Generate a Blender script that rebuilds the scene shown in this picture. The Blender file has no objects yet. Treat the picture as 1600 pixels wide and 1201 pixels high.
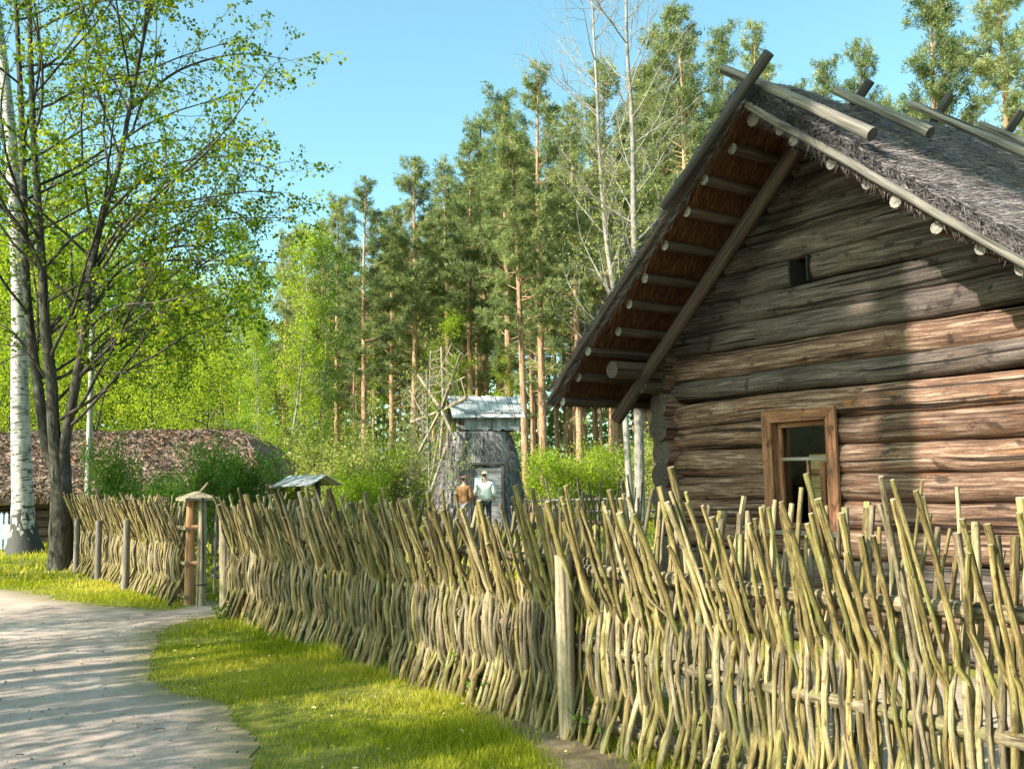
import bpy, math, random
import numpy as np
from mathutils import Vector, Matrix

random.seed(11)
rng = np.random.default_rng(11)
SC = bpy.context.scene
COL = SC.collection

# ---------------------------------------------------------------- camera
EYE = 1.6
F = 1450.0                      # focal length in pixels of a 1600 px wide picture
PITCH = math.atan((748 - 600.5) / F)
ROLL = math.radians(-1.0)
cam_d = bpy.data.cameras.new('camera')
cam = bpy.data.objects.new('camera', cam_d)
COL.objects.link(cam)
cam_d.sensor_width = 36.0
cam_d.lens = F / 1600 * 36.0
cam_d.clip_end = 2000
CROT = Matrix.Rotation(math.pi / 2 + PITCH, 4, 'X') @ Matrix.Rotation(ROLL, 4, 'Z')
cam.matrix_world = Matrix.Translation((0, 0, EYE)) @ CROT
SC.camera = cam

# ---------------------------------------------------------------- light
SUN_EL = math.radians(33)
SUN_DIR = Vector((-0.857, -0.515, 0)).normalized()          # horizontal direction towards the sun
TO_SUN = Vector((SUN_DIR.x * math.cos(SUN_EL), SUN_DIR.y * math.cos(SUN_EL), math.sin(SUN_EL)))
world = bpy.data.worlds.new('World')
SC.world = world
world.use_nodes = True
wn, wl = world.node_tree.nodes, world.node_tree.links
wn.clear()
sky = wn.new('ShaderNodeTexSky')
sky.sky_type = 'NISHITA'
sky.sun_disc = False
sky.sun_elevation = SUN_EL
sky.sun_rotation = math.atan2(SUN_DIR.x, SUN_DIR.y)
sky.air_density = 1.0
sky.dust_density = 2.2
sky.ozone_density = 1.0
tint = wn.new('ShaderNodeMix'); tint.data_type = 'RGBA'; tint.blend_type = 'MULTIPLY'
tint.inputs[0].default_value = 1.0
tint.inputs[7].default_value = (0.93, 1.30, 1.10, 1)
bg = wn.new('ShaderNodeBackground')
bg.inputs['Strength'].default_value = 0.125
wo = wn.new('ShaderNodeOutputWorld')
wl.new(sky.outputs[0], tint.inputs[6]); wl.new(tint.outputs[2], bg.inputs['Color']); wl.new(bg.outputs[0], wo.inputs['Surface'])
sun_d = bpy.data.lights.new('sun', 'SUN')
sun_d.energy = 5.0
sun_d.angle = math.radians(0.5)
sun_d.color = (1.0, 0.93, 0.80)
sun = bpy.data.objects.new('sun', sun_d)
COL.objects.link(sun)
sun.rotation_euler = TO_SUN.to_track_quat('Z', 'Y').to_euler()
sun.location = (-20, -15, 30)
SC.view_settings.view_transform = 'Standard'
SC.view_settings.look = 'None'
SC.view_settings.gamma = 1.0
SC.view_settings.exposure = 1.3
try:
    SC.cycles.transparent_max_bounces = 8
    SC.cycles.max_bounces = 6
except Exception:
    pass


def ray(px, py):
    return (CROT.to_3x3() @ Vector(((px - 800) / F, -(py - 600.5) / F, -1.0)))


def G(px, py, z=0.0):
    d = ray(px, py)
    k = (z - EYE) / d.z
    return Vector((d.x * k, d.y * k, z))


def P(px, py, Y):
    d = ray(px, py)
    k = Y / d.y
    return Vector((d.x * k, Y, EYE + d.z * k))


# ---------------------------------------------------------------- mesh helper
class MB:
    def __init__(s):
        s.v = []; s.tc = []; s.val = []; s.f = []; s.n = 0; s.mi = []

    def add(s, v, f, tc=None, val=0.0, mi=0):
        v = np.asarray(v, float).reshape(-1, 3)
        n = len(v)
        s.v.append(v)
        s.tc.append(v if tc is None else np.asarray(tc, float).reshape(-1, 3))
        s.val.append(np.broadcast_to(np.asarray(val, float), (n,)).copy())
        if not isinstance(f, list):
            f = [f]
        for a in f:
            a = np.asarray(a, int)
            if a.size:
                s.f.append(a + s.n)
                s.mi.append(np.full(len(a), mi, int))
        s.n += n

    def build(s, name, mats, parent=None, smooth=True):
        me = bpy.data.meshes.new(name)
        V = np.concatenate(s.v); n = len(V)
        me.vertices.add(n)
        me.vertices.foreach_set('co', V.ravel())
        loops = np.concatenate([a.ravel() for a in s.f])
        tot = np.concatenate([np.full(len(a), a.shape[1], int) for a in s.f])
        start = np.concatenate([[0], np.cumsum(tot)[:-1]])
        me.loops.add(len(loops))
        me.loops.foreach_set('vertex_index', loops)
        me.polygons.add(len(tot))
        me.polygons.foreach_set('loop_start', start)
        me.update(calc_edges=True)
        a = me.attributes.new('tc', 'FLOAT_VECTOR', 'POINT'); a.data.foreach_set('vector', np.concatenate(s.tc).ravel())
        a = me.attributes.new('val', 'FLOAT', 'POINT'); a.data.foreach_set('value', np.concatenate(s.val))
        if not isinstance(mats, (list, tuple)):
            mats = [mats]
        for m in mats:
            me.materials.append(m)
        me.polygons.foreach_set('material_index', np.concatenate(s.mi))
        me.polygons.foreach_set('use_smooth', np.full(len(tot), bool(smooth)))
        me.update()
        o = bpy.data.objects.new(name, me)
        COL.objects.link(o)
        if parent is not None:
            o.parent = parent
        return o


def tag(o, label=None, cat=None, group=None, kind=None):
    if label: o['label'] = label
    if cat: o['category'] = cat
    if group: o['group'] = group
    if kind: o['kind'] = kind
    return o


def empty(name, loc=(0, 0, 0), rz=0.0, label=None, cat=None, group=None):
    o = bpy.data.objects.new(name, None)
    COL.objects.link(o)
    o.empty_display_size = 0.2
    o.location = loc
    o.rotation_euler = (0, 0, rz)
    return tag(o, label, cat, group)


def copy_tree(o, parent=None):
    c = o.copy(); COL.objects.link(c)
    if parent is not None:
        c.parent = parent
    for ch in list(o.children):
        copy_tree(ch, c)
    return c


def norm(a):
    a = np.asarray(a, float)
    return a / max(1e-9, np.linalg.norm(a))


def frames(pts, up=None):
    pts = np.asarray(pts, float)
    T = np.gradient(pts, axis=0)
    T /= np.maximum(np.linalg.norm(T, axis=1, keepdims=True), 1e-9)
    U = np.zeros_like(T)
    if up is not None:
        up = norm(up)
        for i in range(len(T)):
            U[i] = norm(up - T[i] * np.dot(up, T[i]))
    else:
        a = np.array([0, 0, 1.0]) if abs(T[0][2]) < 0.9 else np.array([1.0, 0, 0])
        u = norm(np.cross(T[0], a))
        for i in range(len(T)):
            u = norm(u - T[i] * np.dot(u, T[i]))
            U[i] = u
    W = np.cross(T, U)
    return T, U, W


def sweep(mb, pts, prof, scale=1.0, up=None, cap=True, val=0.0, mi=0, capmi=None, rough=0.0, closed_tip=False):
    """sweep a closed profile (n,2) along pts; prof x axis = side (W), y axis = up (U)"""
    pts = np.asarray(pts, float); k = len(pts)
    prof = np.asarray(prof, float); n = len(prof)
    sc = np.broadcast_to(np.asarray(scale, float), (k,))
    T, U, W = frames(pts, up)
    pr = prof[None] * sc[:, None, None]
    if rough:
        pr = pr * (1 + rough * rng.normal(size=(k, n, 1)))
    V = pts[:, None] + pr[:, :, 0:1] * W[:, None] + pr[:, :, 1:2] * U[:, None]
    L = np.concatenate([[0], np.cumsum(np.linalg.norm(np.diff(pts, axis=0), axis=1))])
    off = rng.random(3) * 40
    tc = np.stack([pr[:, :, 0] + off[0], pr[:, :, 1] + off[1], np.repeat(L[:, None], n, 1) + off[2]], -1)
    i = np.arange(k - 1)[:, None] * n; j = np.arange(n)[None]; j2 = (j + 1) % n
    q = np.stack([i + j, i + j2, i + n + j2, i + n + j], -1).reshape(-1, 4)
    q = q[:, ::-1]
    mb.add(V, [q], tc, val, mi)
    if cap:
        cm = mi if capmi is None else capmi
        for e, rev in ((0, False), (k - 1, True)):
            c = V[e].mean(0)
            vv = np.concatenate([V[e], c[None]])
            tt = np.concatenate([tc[e], tc[e].mean(0)[None]])
            f = np.array([[a, (a + 1) % n, n] for a in range(n)])
            if rev: f = f[:, ::-1]
            mb.add(vv, [f], tt, val, cm)


def circle(n, r=1.0, ry=None):
    a = np.arange(n) / n * 2 * math.pi
    return np.stack([np.cos(a) * r, np.sin(a) * (r if ry is None else ry)], -1)


def rect(w, h, c=0.004):
    w /= 2; h /= 2
    return np.array([[w, h - c], [w - c, h], [-w + c, h], [-w, h - c], [-w, -h + c], [-w + c, -h], [w - c, -h], [w, -h + c]])


def tube(mb, pts, r, n=6, **k):
    sweep(mb, pts, circle(n), r, **k)


def beam(mb, p0, p1, w, h, up=(0, 0, 1), c=0.004, seg=2, **k):
    pts = np.linspace(np.asarray(p0, float), np.asarray(p1, float), seg)
    sweep(mb, pts, rect(w, h, c), 1.0, up=up, **k)


def smooth_path(ctrl, n):
    """Catmull-Rom through control points"""
    c = np.asarray(ctrl, float)
    c = np.concatenate([[2 * c[0] - c[1]], c, [2 * c[-1] - c[-2]]])
    m = len(c) - 3
    t = np.linspace(0, m - 1e-6, n)
    i = t.astype(int); u = (t - i)[:, None]
    a, b, d, e = c[i], c[i + 1], c[i + 2], c[i + 3]
    return 0.5 * ((2 * b) + (-a + d) * u + (2 * a - 5 * b + 4 * d - e) * u * u + (-a + 3 * b - 3 * d + e) * u ** 3)


def rand_dirs(n):
    d = rng.normal(size=(n, 3))
    return d / np.linalg.norm(d, axis=1, keepdims=True)


def leaves(mb, pos, ln, wd, D=None, val=0.0, mi=0, flat=0.0):
    """rhombic leaves: pos (n,3) base points, D direction"""
    pos = np.asarray(pos, float); n = len(pos)
    ln = np.broadcast_to(np.asarray(ln, float), (n,))[:, None]; wd = np.broadcast_to(np.asarray(wd, float), (n,))[:, None]
    if D is None: D = rand_dirs(n)
    N = rand_dirs(n)
    if flat: N[:, 2] += flat
    S = np.cross(D, N); S /= np.maximum(np.linalg.norm(S, axis=1, keepdims=True), 1e-6)
    V = np.stack([pos, pos + D * ln * 0.45 + S * wd / 2, pos + D * ln, pos + D * ln * 0.45 - S * wd / 2], 1)
    f = np.arange(n * 4).reshape(n, 4)
    mb.add(V.reshape(-1, 3), [f], None, np.repeat(np.broadcast_to(np.asarray(val, float), (n,)), 4), mi)


def strands(mb, pos, D, ln, wd, val=0.0, mi=0):
    pos = np.asarray(pos, float); n = len(pos)
    ln = np.broadcast_to(np.asarray(ln, float), (n,))[:, None]; wd = np.broadcast_to(np.asarray(wd, float), (n,))[:, None]
    D = D / np.linalg.norm(D, axis=1, keepdims=True)
    S = np.cross(D, rand_dirs(n)); S /= np.maximum(np.linalg.norm(S, axis=1, keepdims=True), 1e-6)
    V = np.stack([pos - S * wd / 2, pos + S * wd / 2, pos + D * ln], 1)
    tc = np.stack([np.zeros((n, 3)), np.zeros((n, 3)), np.zeros((n, 3))], 1) + rng.random((n, 1, 3)) * 50
    tc[:, 2, 2] += ln[:, 0]
    mb.add(V.reshape(-1, 3), [np.arange(n * 3).reshape(n, 3)], tc.reshape(-1, 3), np.repeat(np.broadcast_to(np.asarray(val, float), (n,)), 3), mi)


def fbm(x, y, seed=0, octv=4, s=1.0):
    r = np.random.default_rng(seed)
    out = np.zeros(np.broadcast(x, y).shape)
    a = 1.0
    for o in range(octv):
        for _ in range(3):
            th = r.random() * 6.28; ph = r.random() * 6.28
            fr = s * (2 ** o) * (0.7 + 0.6 * r.random())
            out = out + a / 3 * np.sin((x * math.cos(th) + y * math.sin(th)) * fr + ph + 1.3 * np.sin((x * math.sin(th) - y * math.cos(th)) * fr * 0.7 + ph * 2))
        a *= 0.5
    return out


# ---------------------------------------------------------------- materials
def new_mat(name):
    m = bpy.data.materials.new(name); m.use_nodes = True
    m.node_tree.nodes.clear()
    return m, m.node_tree.nodes, m.node_tree.links


def ramp(nodes, cols, interp='LINEAR'):
    r = nodes.new('ShaderNodeValToRGB'); r.color_ramp.interpolation = interp
    el = r.color_ramp.elements
    while len(el) < len(cols): el.new(0.5)
    for i, (p, c) in enumerate(cols):
        el[i].position = p; el[i].color = (c[0], c[1], c[2], 1)
    return r


def attr(nodes, name):
    a = nodes.new('ShaderNodeAttribute'); a.attribute_name = name
    return a


def mixc(nodes, links, fac, a, b, mode='MIX'):
    m = nodes.new('ShaderNodeMix'); m.data_type = 'RGBA'; m.blend_type = mode
    for s, v in ((0, fac), (6, a), (7, b)):
        if isinstance(v, (int, float)): m.inputs[s].default_value = v
        elif isinstance(v, tuple): m.inputs[s].default_value = (v[0], v[1], v[2], 1)
        else: links.new(v, m.inputs[s])
    return m.outputs[2]


def noise(nodes, links, vec, scale, stretch=(1, 1, 1), detail=5, rough=0.6, dist=0.0):
    mp = nodes.new('ShaderNodeMapping'); mp.inputs['Scale'].default_value = stretch
    links.new(vec, mp.inputs['Vector'])
    t = nodes.new('ShaderNodeTexNoise'); t.inputs['Scale'].default_value = scale
    t.inputs['Detail'].default_value = detail; t.inputs['Roughness'].default_value = rough
    t.inputs['Distortion'].default_value = dist
    links.new(mp.outputs[0], t.inputs['Vector'])
    return t.outputs['Fac']


def mth(nodes, links, op, a, b=None, clamp=False):
    m = nodes.new('ShaderNodeMath'); m.operation = op; m.use_clamp = clamp
    for i, v in enumerate((a, b)):
        if v is None: continue
        if isinstance(v, (int, float)): m.inputs[i].default_value = v
        else: links.new(v, m.inputs[i])
    return m.outputs[0]


def wood(name, cols, grain=(1, 1, 0.06), gscale=45, blotch=2.2, blotch_cols=None, bump=0.5, rough=0.8, crack=0.6, var=0.25, bdist=0.01, src='tc', knots=0):
    """weathered wood / bark: grain along tc.z"""
    m, N, L = new_mat(name)
    tc = attr(N, src).outputs['Vector']
    g = noise(N, L, tc, gscale, grain, 6, 0.65, 0.4)
    r = ramp(N, cols); L.new(g, r.inputs[0])
    col = r.outputs[0]
    if blotch_cols:
        b = noise(N, L, tc, blotch, (3, 3, 0.8), 4, 0.6, 0.8)
        for lo, hi, c, amt in blotch_cols:
            rr = ramp(N, [(lo, (0, 0, 0)), (hi, (1, 1, 1))]); L.new(b, rr.inputs[0])
            fac = mth(N, L, 'MULTIPLY', rr.outputs[0], amt)
            col = mixc(N, L, fac, col, c)
    # cracks: thin dark lines along the grain
    cr = noise(N, L, tc, gscale * 0.55, (grain[0], grain[1], grain[2] * 0.45), 3, 0.5, 0.2)
    rc = ramp(N, [(0.36, (1, 1, 1)), (0.41, (0, 0, 0))]); L.new(cr, rc.inputs[0])
    fc = mth(N, L, 'MULTIPLY', rc.outputs[0], crack)
    dark = tuple(c * 0.22 for c in cols[0][1])
    col = mixc(N, L, fc, col, dark)
    if knots:
        kn = noise(N, L, tc, knots, (1, 1, 0.6), 3, 0.6, 0.3)
        rk = ramp(N, [(0.60, (0, 0, 0)), (0.68, (1, 1, 1))]); L.new(kn, rk.inputs[0])
        fk = mth(N, L, 'MULTIPLY', rk.outputs[0], 0.75)
        col = mixc(N, L, fk, col, tuple(c * 0.6 for c in cols[0][1]))
        fi = noise(N, L, tc, gscale * 4, (1, 1, 0.25), 3, 0.7)
        rf_ = ramp(N, [(0.3, (0.65, 0.65, 0.65)), (0.7, (1.3, 1.3, 1.3))]); L.new(fi, rf_.inputs[0])
        col = mixc(N, L, 1.0, col, rf_.outputs[0], 'MULTIPLY')
    # per piece variation
    v = attr(N, 'val').outputs['Fac']
    oi = N.new('ShaderNodeObjectInfo').outputs['Random']
    vv = mth(N, L, 'FRACT', mth(N, L, 'ADD', v, oi))
    vr = ramp(N, [(0.0, (1 - var,) * 3), (1.0, (1 + var,) * 3)]); L.new(vv, vr.inputs[0])
    k = mth(N, L, 'MULTIPLY_ADD', vv, 2 * var); N[-1].inputs[2].default_value = 1 - var
    vs = N.new('ShaderNodeVectorMath'); vs.operation = 'SCALE'
    L.new(col, vs.inputs[0]); L.new(k, vs.inputs['Scale'])
    bs = N.new('ShaderNodeBsdfPrincipled'); bs.inputs['Roughness'].default_value = rough
    bs.inputs['Specular IOR Level'].default_value = 0.25
    L.new(vs.outputs[0], bs.inputs['Base Color'])
    bh = mth(N, L, 'SUBTRACT', g, fc)
    bp = N.new('ShaderNodeBump'); bp.inputs['Strength'].default_value = bump; bp.inputs['Distance'].default_value = bdist
    L.new(bh, bp.inputs['Height']); L.new(bp.outputs[0], bs.inputs['Normal'])
    o = N.new('ShaderNodeOutputMaterial'); L.new(bs.outputs[0], o.inputs[0])
    return m


def leafmat(name, cols, trans=0.45, tcol=None, gloss=0.0, scale=None):
    m, N, L = new_mat(name)
    v = attr(N, 'val').outputs['Fac']
    oi = N.new('ShaderNodeObjectInfo').outputs['Random']
    k = mth(N, L, 'ADD', v, mth(N, L, 'MULTIPLY', mth(N, L, 'SUBTRACT', oi, 0.5), 0.3), True)
    r = ramp(N, cols); L.new(k, r.inputs[0])
    d = N.new('ShaderNodeBsdfDiffuse'); L.new(r.outputs[0], d.inputs[0])
    t = N.new('ShaderNodeBsdfTranslucent')
    tc = mixc(N, L, 1.0, r.outputs[0], tcol or (1.35, 1.2, 0.5), 'MULTIPLY'); L.new(tc, t.inputs[0])
    mx = N.new('ShaderNodeMixShader'); mx.inputs[0].default_value = trans
    L.new(d.outputs[0], mx.inputs[1]); L.new(t.outputs[0], mx.inputs[2])
    o = N.new('ShaderNodeOutputMaterial'); L.new(mx.outputs[0], o.inputs[0])
    return m


def plain(name, col, rough=0.7, bump=0.0, scale=8, var=0.15, metallic=0.0):
    m, N, L = new_mat(name)
    tc = N.new('ShaderNodeTexCoord').outputs['Object']
    g = noise(N, L, tc, scale, (1, 1, 1), 5, 0.6)
    r = ramp(N, [(0.3, tuple(c * (1 - var) for c in col)), (0.7, tuple(min(1, c * (1 + var)) for c in col))]); L.new(g, r.inputs[0])
    bs = N.new('ShaderNodeBsdfPrincipled'); bs.inputs['Roughness'].default_value = rough
    bs.inputs['Metallic'].default_value = metallic
    bs.inputs['Specular IOR Level'].default_value = 0.3
    L.new(r.outputs[0], bs.inputs['Base Color'])
    if bump:
        bp = N.new('ShaderNodeBump'); bp.inputs['Strength'].default_value = bump; bp.inputs['Distance'].default_value = 0.02
        L.new(g, bp.inputs['Height']); L.new(bp.outputs[0], bs.inputs['Normal'])
    o = N.new('ShaderNodeOutputMaterial'); L.new(bs.outputs[0], o.inputs[0])
    return m


M = {}
M['log_brown'] = wood('log_brown', [(0.32, (0.03, 0.015, 0.010)), (0.5, (0.135, 0.074, 0.05)), (0.68, (0.35, 0.24, 0.182))], gscale=34, knots=7,
                      blotch_cols=[(0.50, 0.62, (0.10, 0.05, 0.03), 0.6), (0.60, 0.68, (0.36, 0.14, 0.045), 0.35)], crack=0.85, var=0.22, bump=0.8)
M['log_grey'] = wood('log_grey', [(0.30, (0.025, 0.018, 0.017)), (0.5, (0.085, 0.064, 0.056)), (0.7, (0.20, 0.165, 0.145))], gscale=36, knots=8,
                     blotch_cols=[(0.52, 0.66, (0.13, 0.085, 0.06), 0.5)], crack=0.9, var=0.22, bump=0.8)
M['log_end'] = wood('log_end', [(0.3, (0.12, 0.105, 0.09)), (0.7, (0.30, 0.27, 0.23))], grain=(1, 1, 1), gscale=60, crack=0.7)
M['pole_grey'] = wood('pole_grey', [(0.30, (0.07, 0.062, 0.056)), (0.5, (0.16, 0.14, 0.12)), (0.7, (0.27, 0.24, 0.205))], gscale=40, crack=0.8, var=0.15)
M['pole_dark'] = wood('pole_dark', [(0.30, (0.03, 0.028, 0.03)), (0.7, (0.09, 0.08, 0.075))], gscale=40, crack=0.7, var=0.15)
M['purlin'] = wood('purlin', [(0.30, (0.035, 0.022, 0.017)), (0.7, (0.12, 0.08, 0.06))], gscale=40, crack=0.7)
M['stick'] = wood('stick', [(0.32, (0.05, 0.033, 0.014)), (0.5, (0.19, 0.135, 0.052)), (0.68, (0.37, 0.29, 0.135))], grain=(1, 1, 0.12), gscale=55, blotch=3.5,
                  blotch_cols=[(0.50, 0.66, (0.19, 0.20, 0.045), 0.7), (0.34, 0.42, (0.30, 0.235, 0.085), 0.0), (0.62, 0.70, (0.45, 0.42, 0.33), 0.5)], crack=0.6, var=0.34, bump=0.9, bdist=0.006, knots=28)
M['stick_pale'] = wood('stick_pale', [(0.32, (0.09, 0.062, 0.03)), (0.5, (0.29, 0.22, 0.115)), (0.7, (0.48, 0.40, 0.25))], grain=(1, 1, 0.12), gscale=55, blotch=3.5,
                       blotch_cols=[(0.55, 0.66, (0.22, 0.20, 0.06), 0.6)], crack=0.6, var=0.28, bump=0.9, bdist=0.006, knots=28)
M['stick_grey'] = wood('stick_grey', [(0.32, (0.045, 0.032, 0.02)), (0.5, (0.165, 0.125, 0.075)), (0.68, (0.31, 0.255, 0.175))], grain=(1, 1, 0.12), gscale=55, blotch=3.5,
                       blotch_cols=[(0.55, 0.66, (0.15, 0.15, 0.05), 0.6)], crack=0.6, var=0.32, bump=0.9, bdist=0.006, knots=28)
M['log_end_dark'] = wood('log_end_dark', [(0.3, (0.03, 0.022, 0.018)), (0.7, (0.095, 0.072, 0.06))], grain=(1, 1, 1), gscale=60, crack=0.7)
M['cut'] = wood('cut', [(0.3, (0.18, 0.14, 0.085)), (0.7, (0.38, 0.32, 0.22))], grain=(1, 1, 1), gscale=80, crack=0.4)
M['post'] = wood('post', [(0.32, (0.15, 0.115, 0.07)), (0.5, (0.32, 0.255, 0.165)), (0.7, (0.45, 0.38, 0.27))], gscale=40, crack=0.8, var=0.12, knots=16,
                 blotch_cols=[(0.60, 0.72, (0.28, 0.27, 0.10), 0.35)])
M['post_red'] = wood('post_red', [(0.30, (0.17, 0.08, 0.04)), (0.5, (0.34, 0.18, 0.09)), (0.7, (0.46, 0.28, 0.16))], gscale=30, crack=0.7, var=0.12)
M['window_wood'] = wood('window_wood', [(0.30, (0.09, 0.036, 0.02)), (0.5, (0.24, 0.105, 0.055)), (0.7, (0.36, 0.185, 0.105))], gscale=45, knots=9, crack=0.7, var=0.1, bump=0.3)
M['pale_wood'] = wood('pale_wood', [(0.30, (0.42, 0.28, 0.12)), (0.7, (0.68, 0.52, 0.28))], gscale=35, crack=0.3, var=0.1, bump=0.2)
M['plank_grey'] = wood('plank_grey', [(0.30, (0.13, 0.13, 0.14)), (0.5, (0.25, 0.25, 0.26)), (0.7, (0.40, 0.39, 0.38))], gscale=30, crack=0.8, var=0.25)
M['shingle'] = wood('shingle', [(0.30, (0.28, 0.28, 0.29)), (0.7, (0.52, 0.51, 0.50))], gscale=25, crack=0.8, var=0.2)
M['sail_wood'] = wood('sail_wood', [(0.30, (0.15, 0.105, 0.07)), (0.7, (0.40, 0.32, 0.24))], gscale=25, crack=0.6, var=0.2)
M['thatch'] = wood('thatch', [(0.28, (0.035, 0.03, 0.03)), (0.5, (0.11, 0.095, 0.09)), (0.72, (0.21, 0.185, 0.175))], grain=(1, 1, 0.15), gscale=30, crack=0.5, var=0.35, bump=1.0, bdist=0.03,
                   blotch=1.2, blotch_cols=[(0.52, 0.66, (0.10, 0.07, 0.05), 0.6)])
M['straw'] = wood('straw', [(0.28, (0.04, 0.034, 0.038)), (0.5, (0.13, 0.11, 0.115)), (0.72, (0.30, 0.26, 0.24))], grain=(1, 1, 0.3), gscale=20, crack=0.2, var=0.55, bump=0.0)
M['straw_red'] = wood('straw_red', [(0.28, (0.04, 0.016, 0.008)), (0.5, (0.105, 0.042, 0.02)), (0.72, (0.22, 0.105, 0.05))], grain=(1, 1, 0.3), gscale=20, crack=0.2, var=0.5, bump=0.0)
M['thatch_under'] = wood('thatch_under', [(0.28, (0.025, 0.012, 0.007)), (0.7, (0.11, 0.045, 0.02))], grain=(1, 1, 0.1), gscale=60, crack=0.5, bump=1.0, bdist=0.02)
M['barn_thatch'] = wood('barn_thatch', [(0.28, (0.07, 0.048, 0.038)), (0.5, (0.18, 0.125, 0.095)), (0.72, (0.30, 0.225, 0.175))], grain=(1, 1, 0.5), gscale=9, crack=0.6, var=0.4, bump=1.0, bdist=0.08,
                        blotch=0.5, blotch_cols=[(0.50, 0.60, (0.22, 0.10, 0.045), 0.6)])
M['pine_bark'] = wood('pine_bark', [(0.28, (0.16, 0.09, 0.055)), (0.5, (0.38, 0.22, 0.13)), (0.72, (0.55, 0.36, 0.24))], grain=(1, 1, 0.25), gscale=14, crack=0.7, var=0.25, bump=0.8, bdist=0.03)
M['bark'] = wood('bark', [(0.28, (0.02, 0.017, 0.015)), (0.5, (0.06, 0.05, 0.04)), (0.75, (0.14, 0.125, 0.10))], grain=(1, 1, 0.3), gscale=22, crack=0.7, var=0.15, bump=1.0, bdist=0.02,
                 blotch_cols=[(0.58, 0.68, (0.16, 0.18, 0.13), 0.5)])
M['bark_grey'] = wood('bark_grey', [(0.28, (0.12, 0.105, 0.09)), (0.5, (0.25, 0.225, 0.195)), (0.75, (0.38, 0.35, 0.31))], grain=(1, 1, 0.5), gscale=18, crack=0.5, var=0.15, bump=0.6, bdist=0.01)
# birch bark: white with dark horizontal lenticels
def birch_bark():
    m, N, L = new_mat('birch_bark')
    tc = attr(N, 'tc').outputs['Vector']
    a = noise(N, L, tc, 4.0, (0.9, 0.9, 5.0), 4, 0.6, 0.6)
    b = noise(N, L, tc, 3.0, (3, 3, 1.2), 5, 0.6, 0.5)
    ra = ramp(N, [(0.40, (1, 1, 1)), (0.46, (0, 0, 0))]); L.new(a, ra.inputs[0])
    rb = ramp(N, [(0.3, (0.17, 0.155, 0.14)), (0.55, (0.46, 0.44, 0.42))]); L.new(b, rb.inputs[0])
    col = mixc(N, L, ra.outputs[0], rb.outputs[0], (0.045, 0.04, 0.035))
    v = attr(N, 'val').outputs['Fac']       # 1 at the cracked black foot of the trunk
    c = noise(N, L, tc, 7.0, (1.6, 1.6, 0.5), 4, 0.6)
    foot = mth(N, L, 'GREATER_THAN', mth(N, L, 'MULTIPLY', v, 1.0), mth(N, L, 'MULTIPLY_ADD', c, 2.2))
    foot.node.inputs[1].links[0].from_node.inputs[2].default_value = -0.62
    col = mixc(N, L, foot, col, (0.035, 0.032, 0.03))
    bs = N.new('ShaderNodeBsdfPrincipled'); bs.inputs['Roughness'].default_value = 0.75
    L.new(col, bs.inputs['Base Color'])
    bp = N.new('ShaderNodeBump'); bp.inputs['Strength'].default_value = 0.6; bp.inputs['Distance'].default_value = 0.02
    L.new(b, bp.inputs['Height']); L.new(bp.outputs[0], bs.inputs['Normal'])
    o = N.new('ShaderNodeOutputMaterial'); L.new(bs.outputs[0], o.inputs[0])
    return m
M['birch_bark'] = birch_bark()
M['needles'] = leafmat('needles', [(0.0, (0.045, 0.09, 0.05)), (0.5, (0.19, 0.24, 0.11)), (1.0, (0.42, 0.44, 0.22))], trans=0.4)
M['leaf_maple'] = leafmat('leaf_maple', [(0.0, (0.035, 0.09, 0.012)), (0.5, (0.11, 0.20, 0.018)), (1.0, (0.30, 0.34, 0.03))], trans=0.5)
M['leaf_light'] = leafmat('leaf_light', [(0.0, (0.12, 0.22, 0.02)), (0.5, (0.27, 0.38, 0.03)), (1.0, (0.44, 0.50, 0.08))], trans=0.5)
M['leaf_green'] = leafmat('leaf_green', [(0.0, (0.04, 0.10, 0.015)), (0.5, (0.09, 0.18, 0.03)), (1.0, (0.17, 0.27, 0.05))], trans=0.45)
M['leaf_pale'] = leafmat('leaf_pale', [(0.0, (0.22, 0.26, 0.07)), (0.5, (0.33, 0.36, 0.11)), (1.0, (0.46, 0.46, 0.18))], trans=0.45)
M['grass'] = leafmat('grass', [(0.0, (0.12, 0.20, 0.012)), (0.5, (0.36, 0.37, 0.025)), (1.0, (0.62, 0.54, 0.14))], trans=0.35)
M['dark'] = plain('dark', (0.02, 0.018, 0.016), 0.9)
M['white_paint'] = plain('white_paint', (0.72, 0.74, 0.78), 0.5, var=0.05)
M['picket_paint'] = plain('picket_paint', (0.30, 0.34, 0.42), 0.6, var=0.1)
M['iron'] = plain('iron', (0.03, 0.03, 0.03), 0.5, metallic=0.6)
M['concrete'] = plain('concrete', (0.36, 0.36, 0.31), 0.8, bump=0.2, scale=30)

# ================================================================ ground
def poly_sd(x, y, poly):
    """signed distance to polygon, positive inside"""
    x = np.asarray(x, float); y = np.asarray(y, float)
    d = np.full(x.shape, 1e9); inside = np.zeros(x.shape, bool)
    n = len(poly)
    for i in range(n):
        x0, y0 = poly[i][:2]; x1, y1 = poly[(i + 1) % n][:2]
        ex, ey = x1 - x0, y1 - y0
        t = np.clip(((x - x0) * ex + (y - y0) * ey) / (ex * ex + ey * ey + 1e-12), 0, 1)
        d = np.minimum(d, np.hypot(x - x0 - t * ex, y - y0 - t * ey))
        c = ((y0 > y) != (y1 > y)) & (x < (x1 - x0) * (y - y0) / (y1 - y0 + 1e-12) + x0)
        inside ^= c
    return np.where(inside, d, -d)


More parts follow.
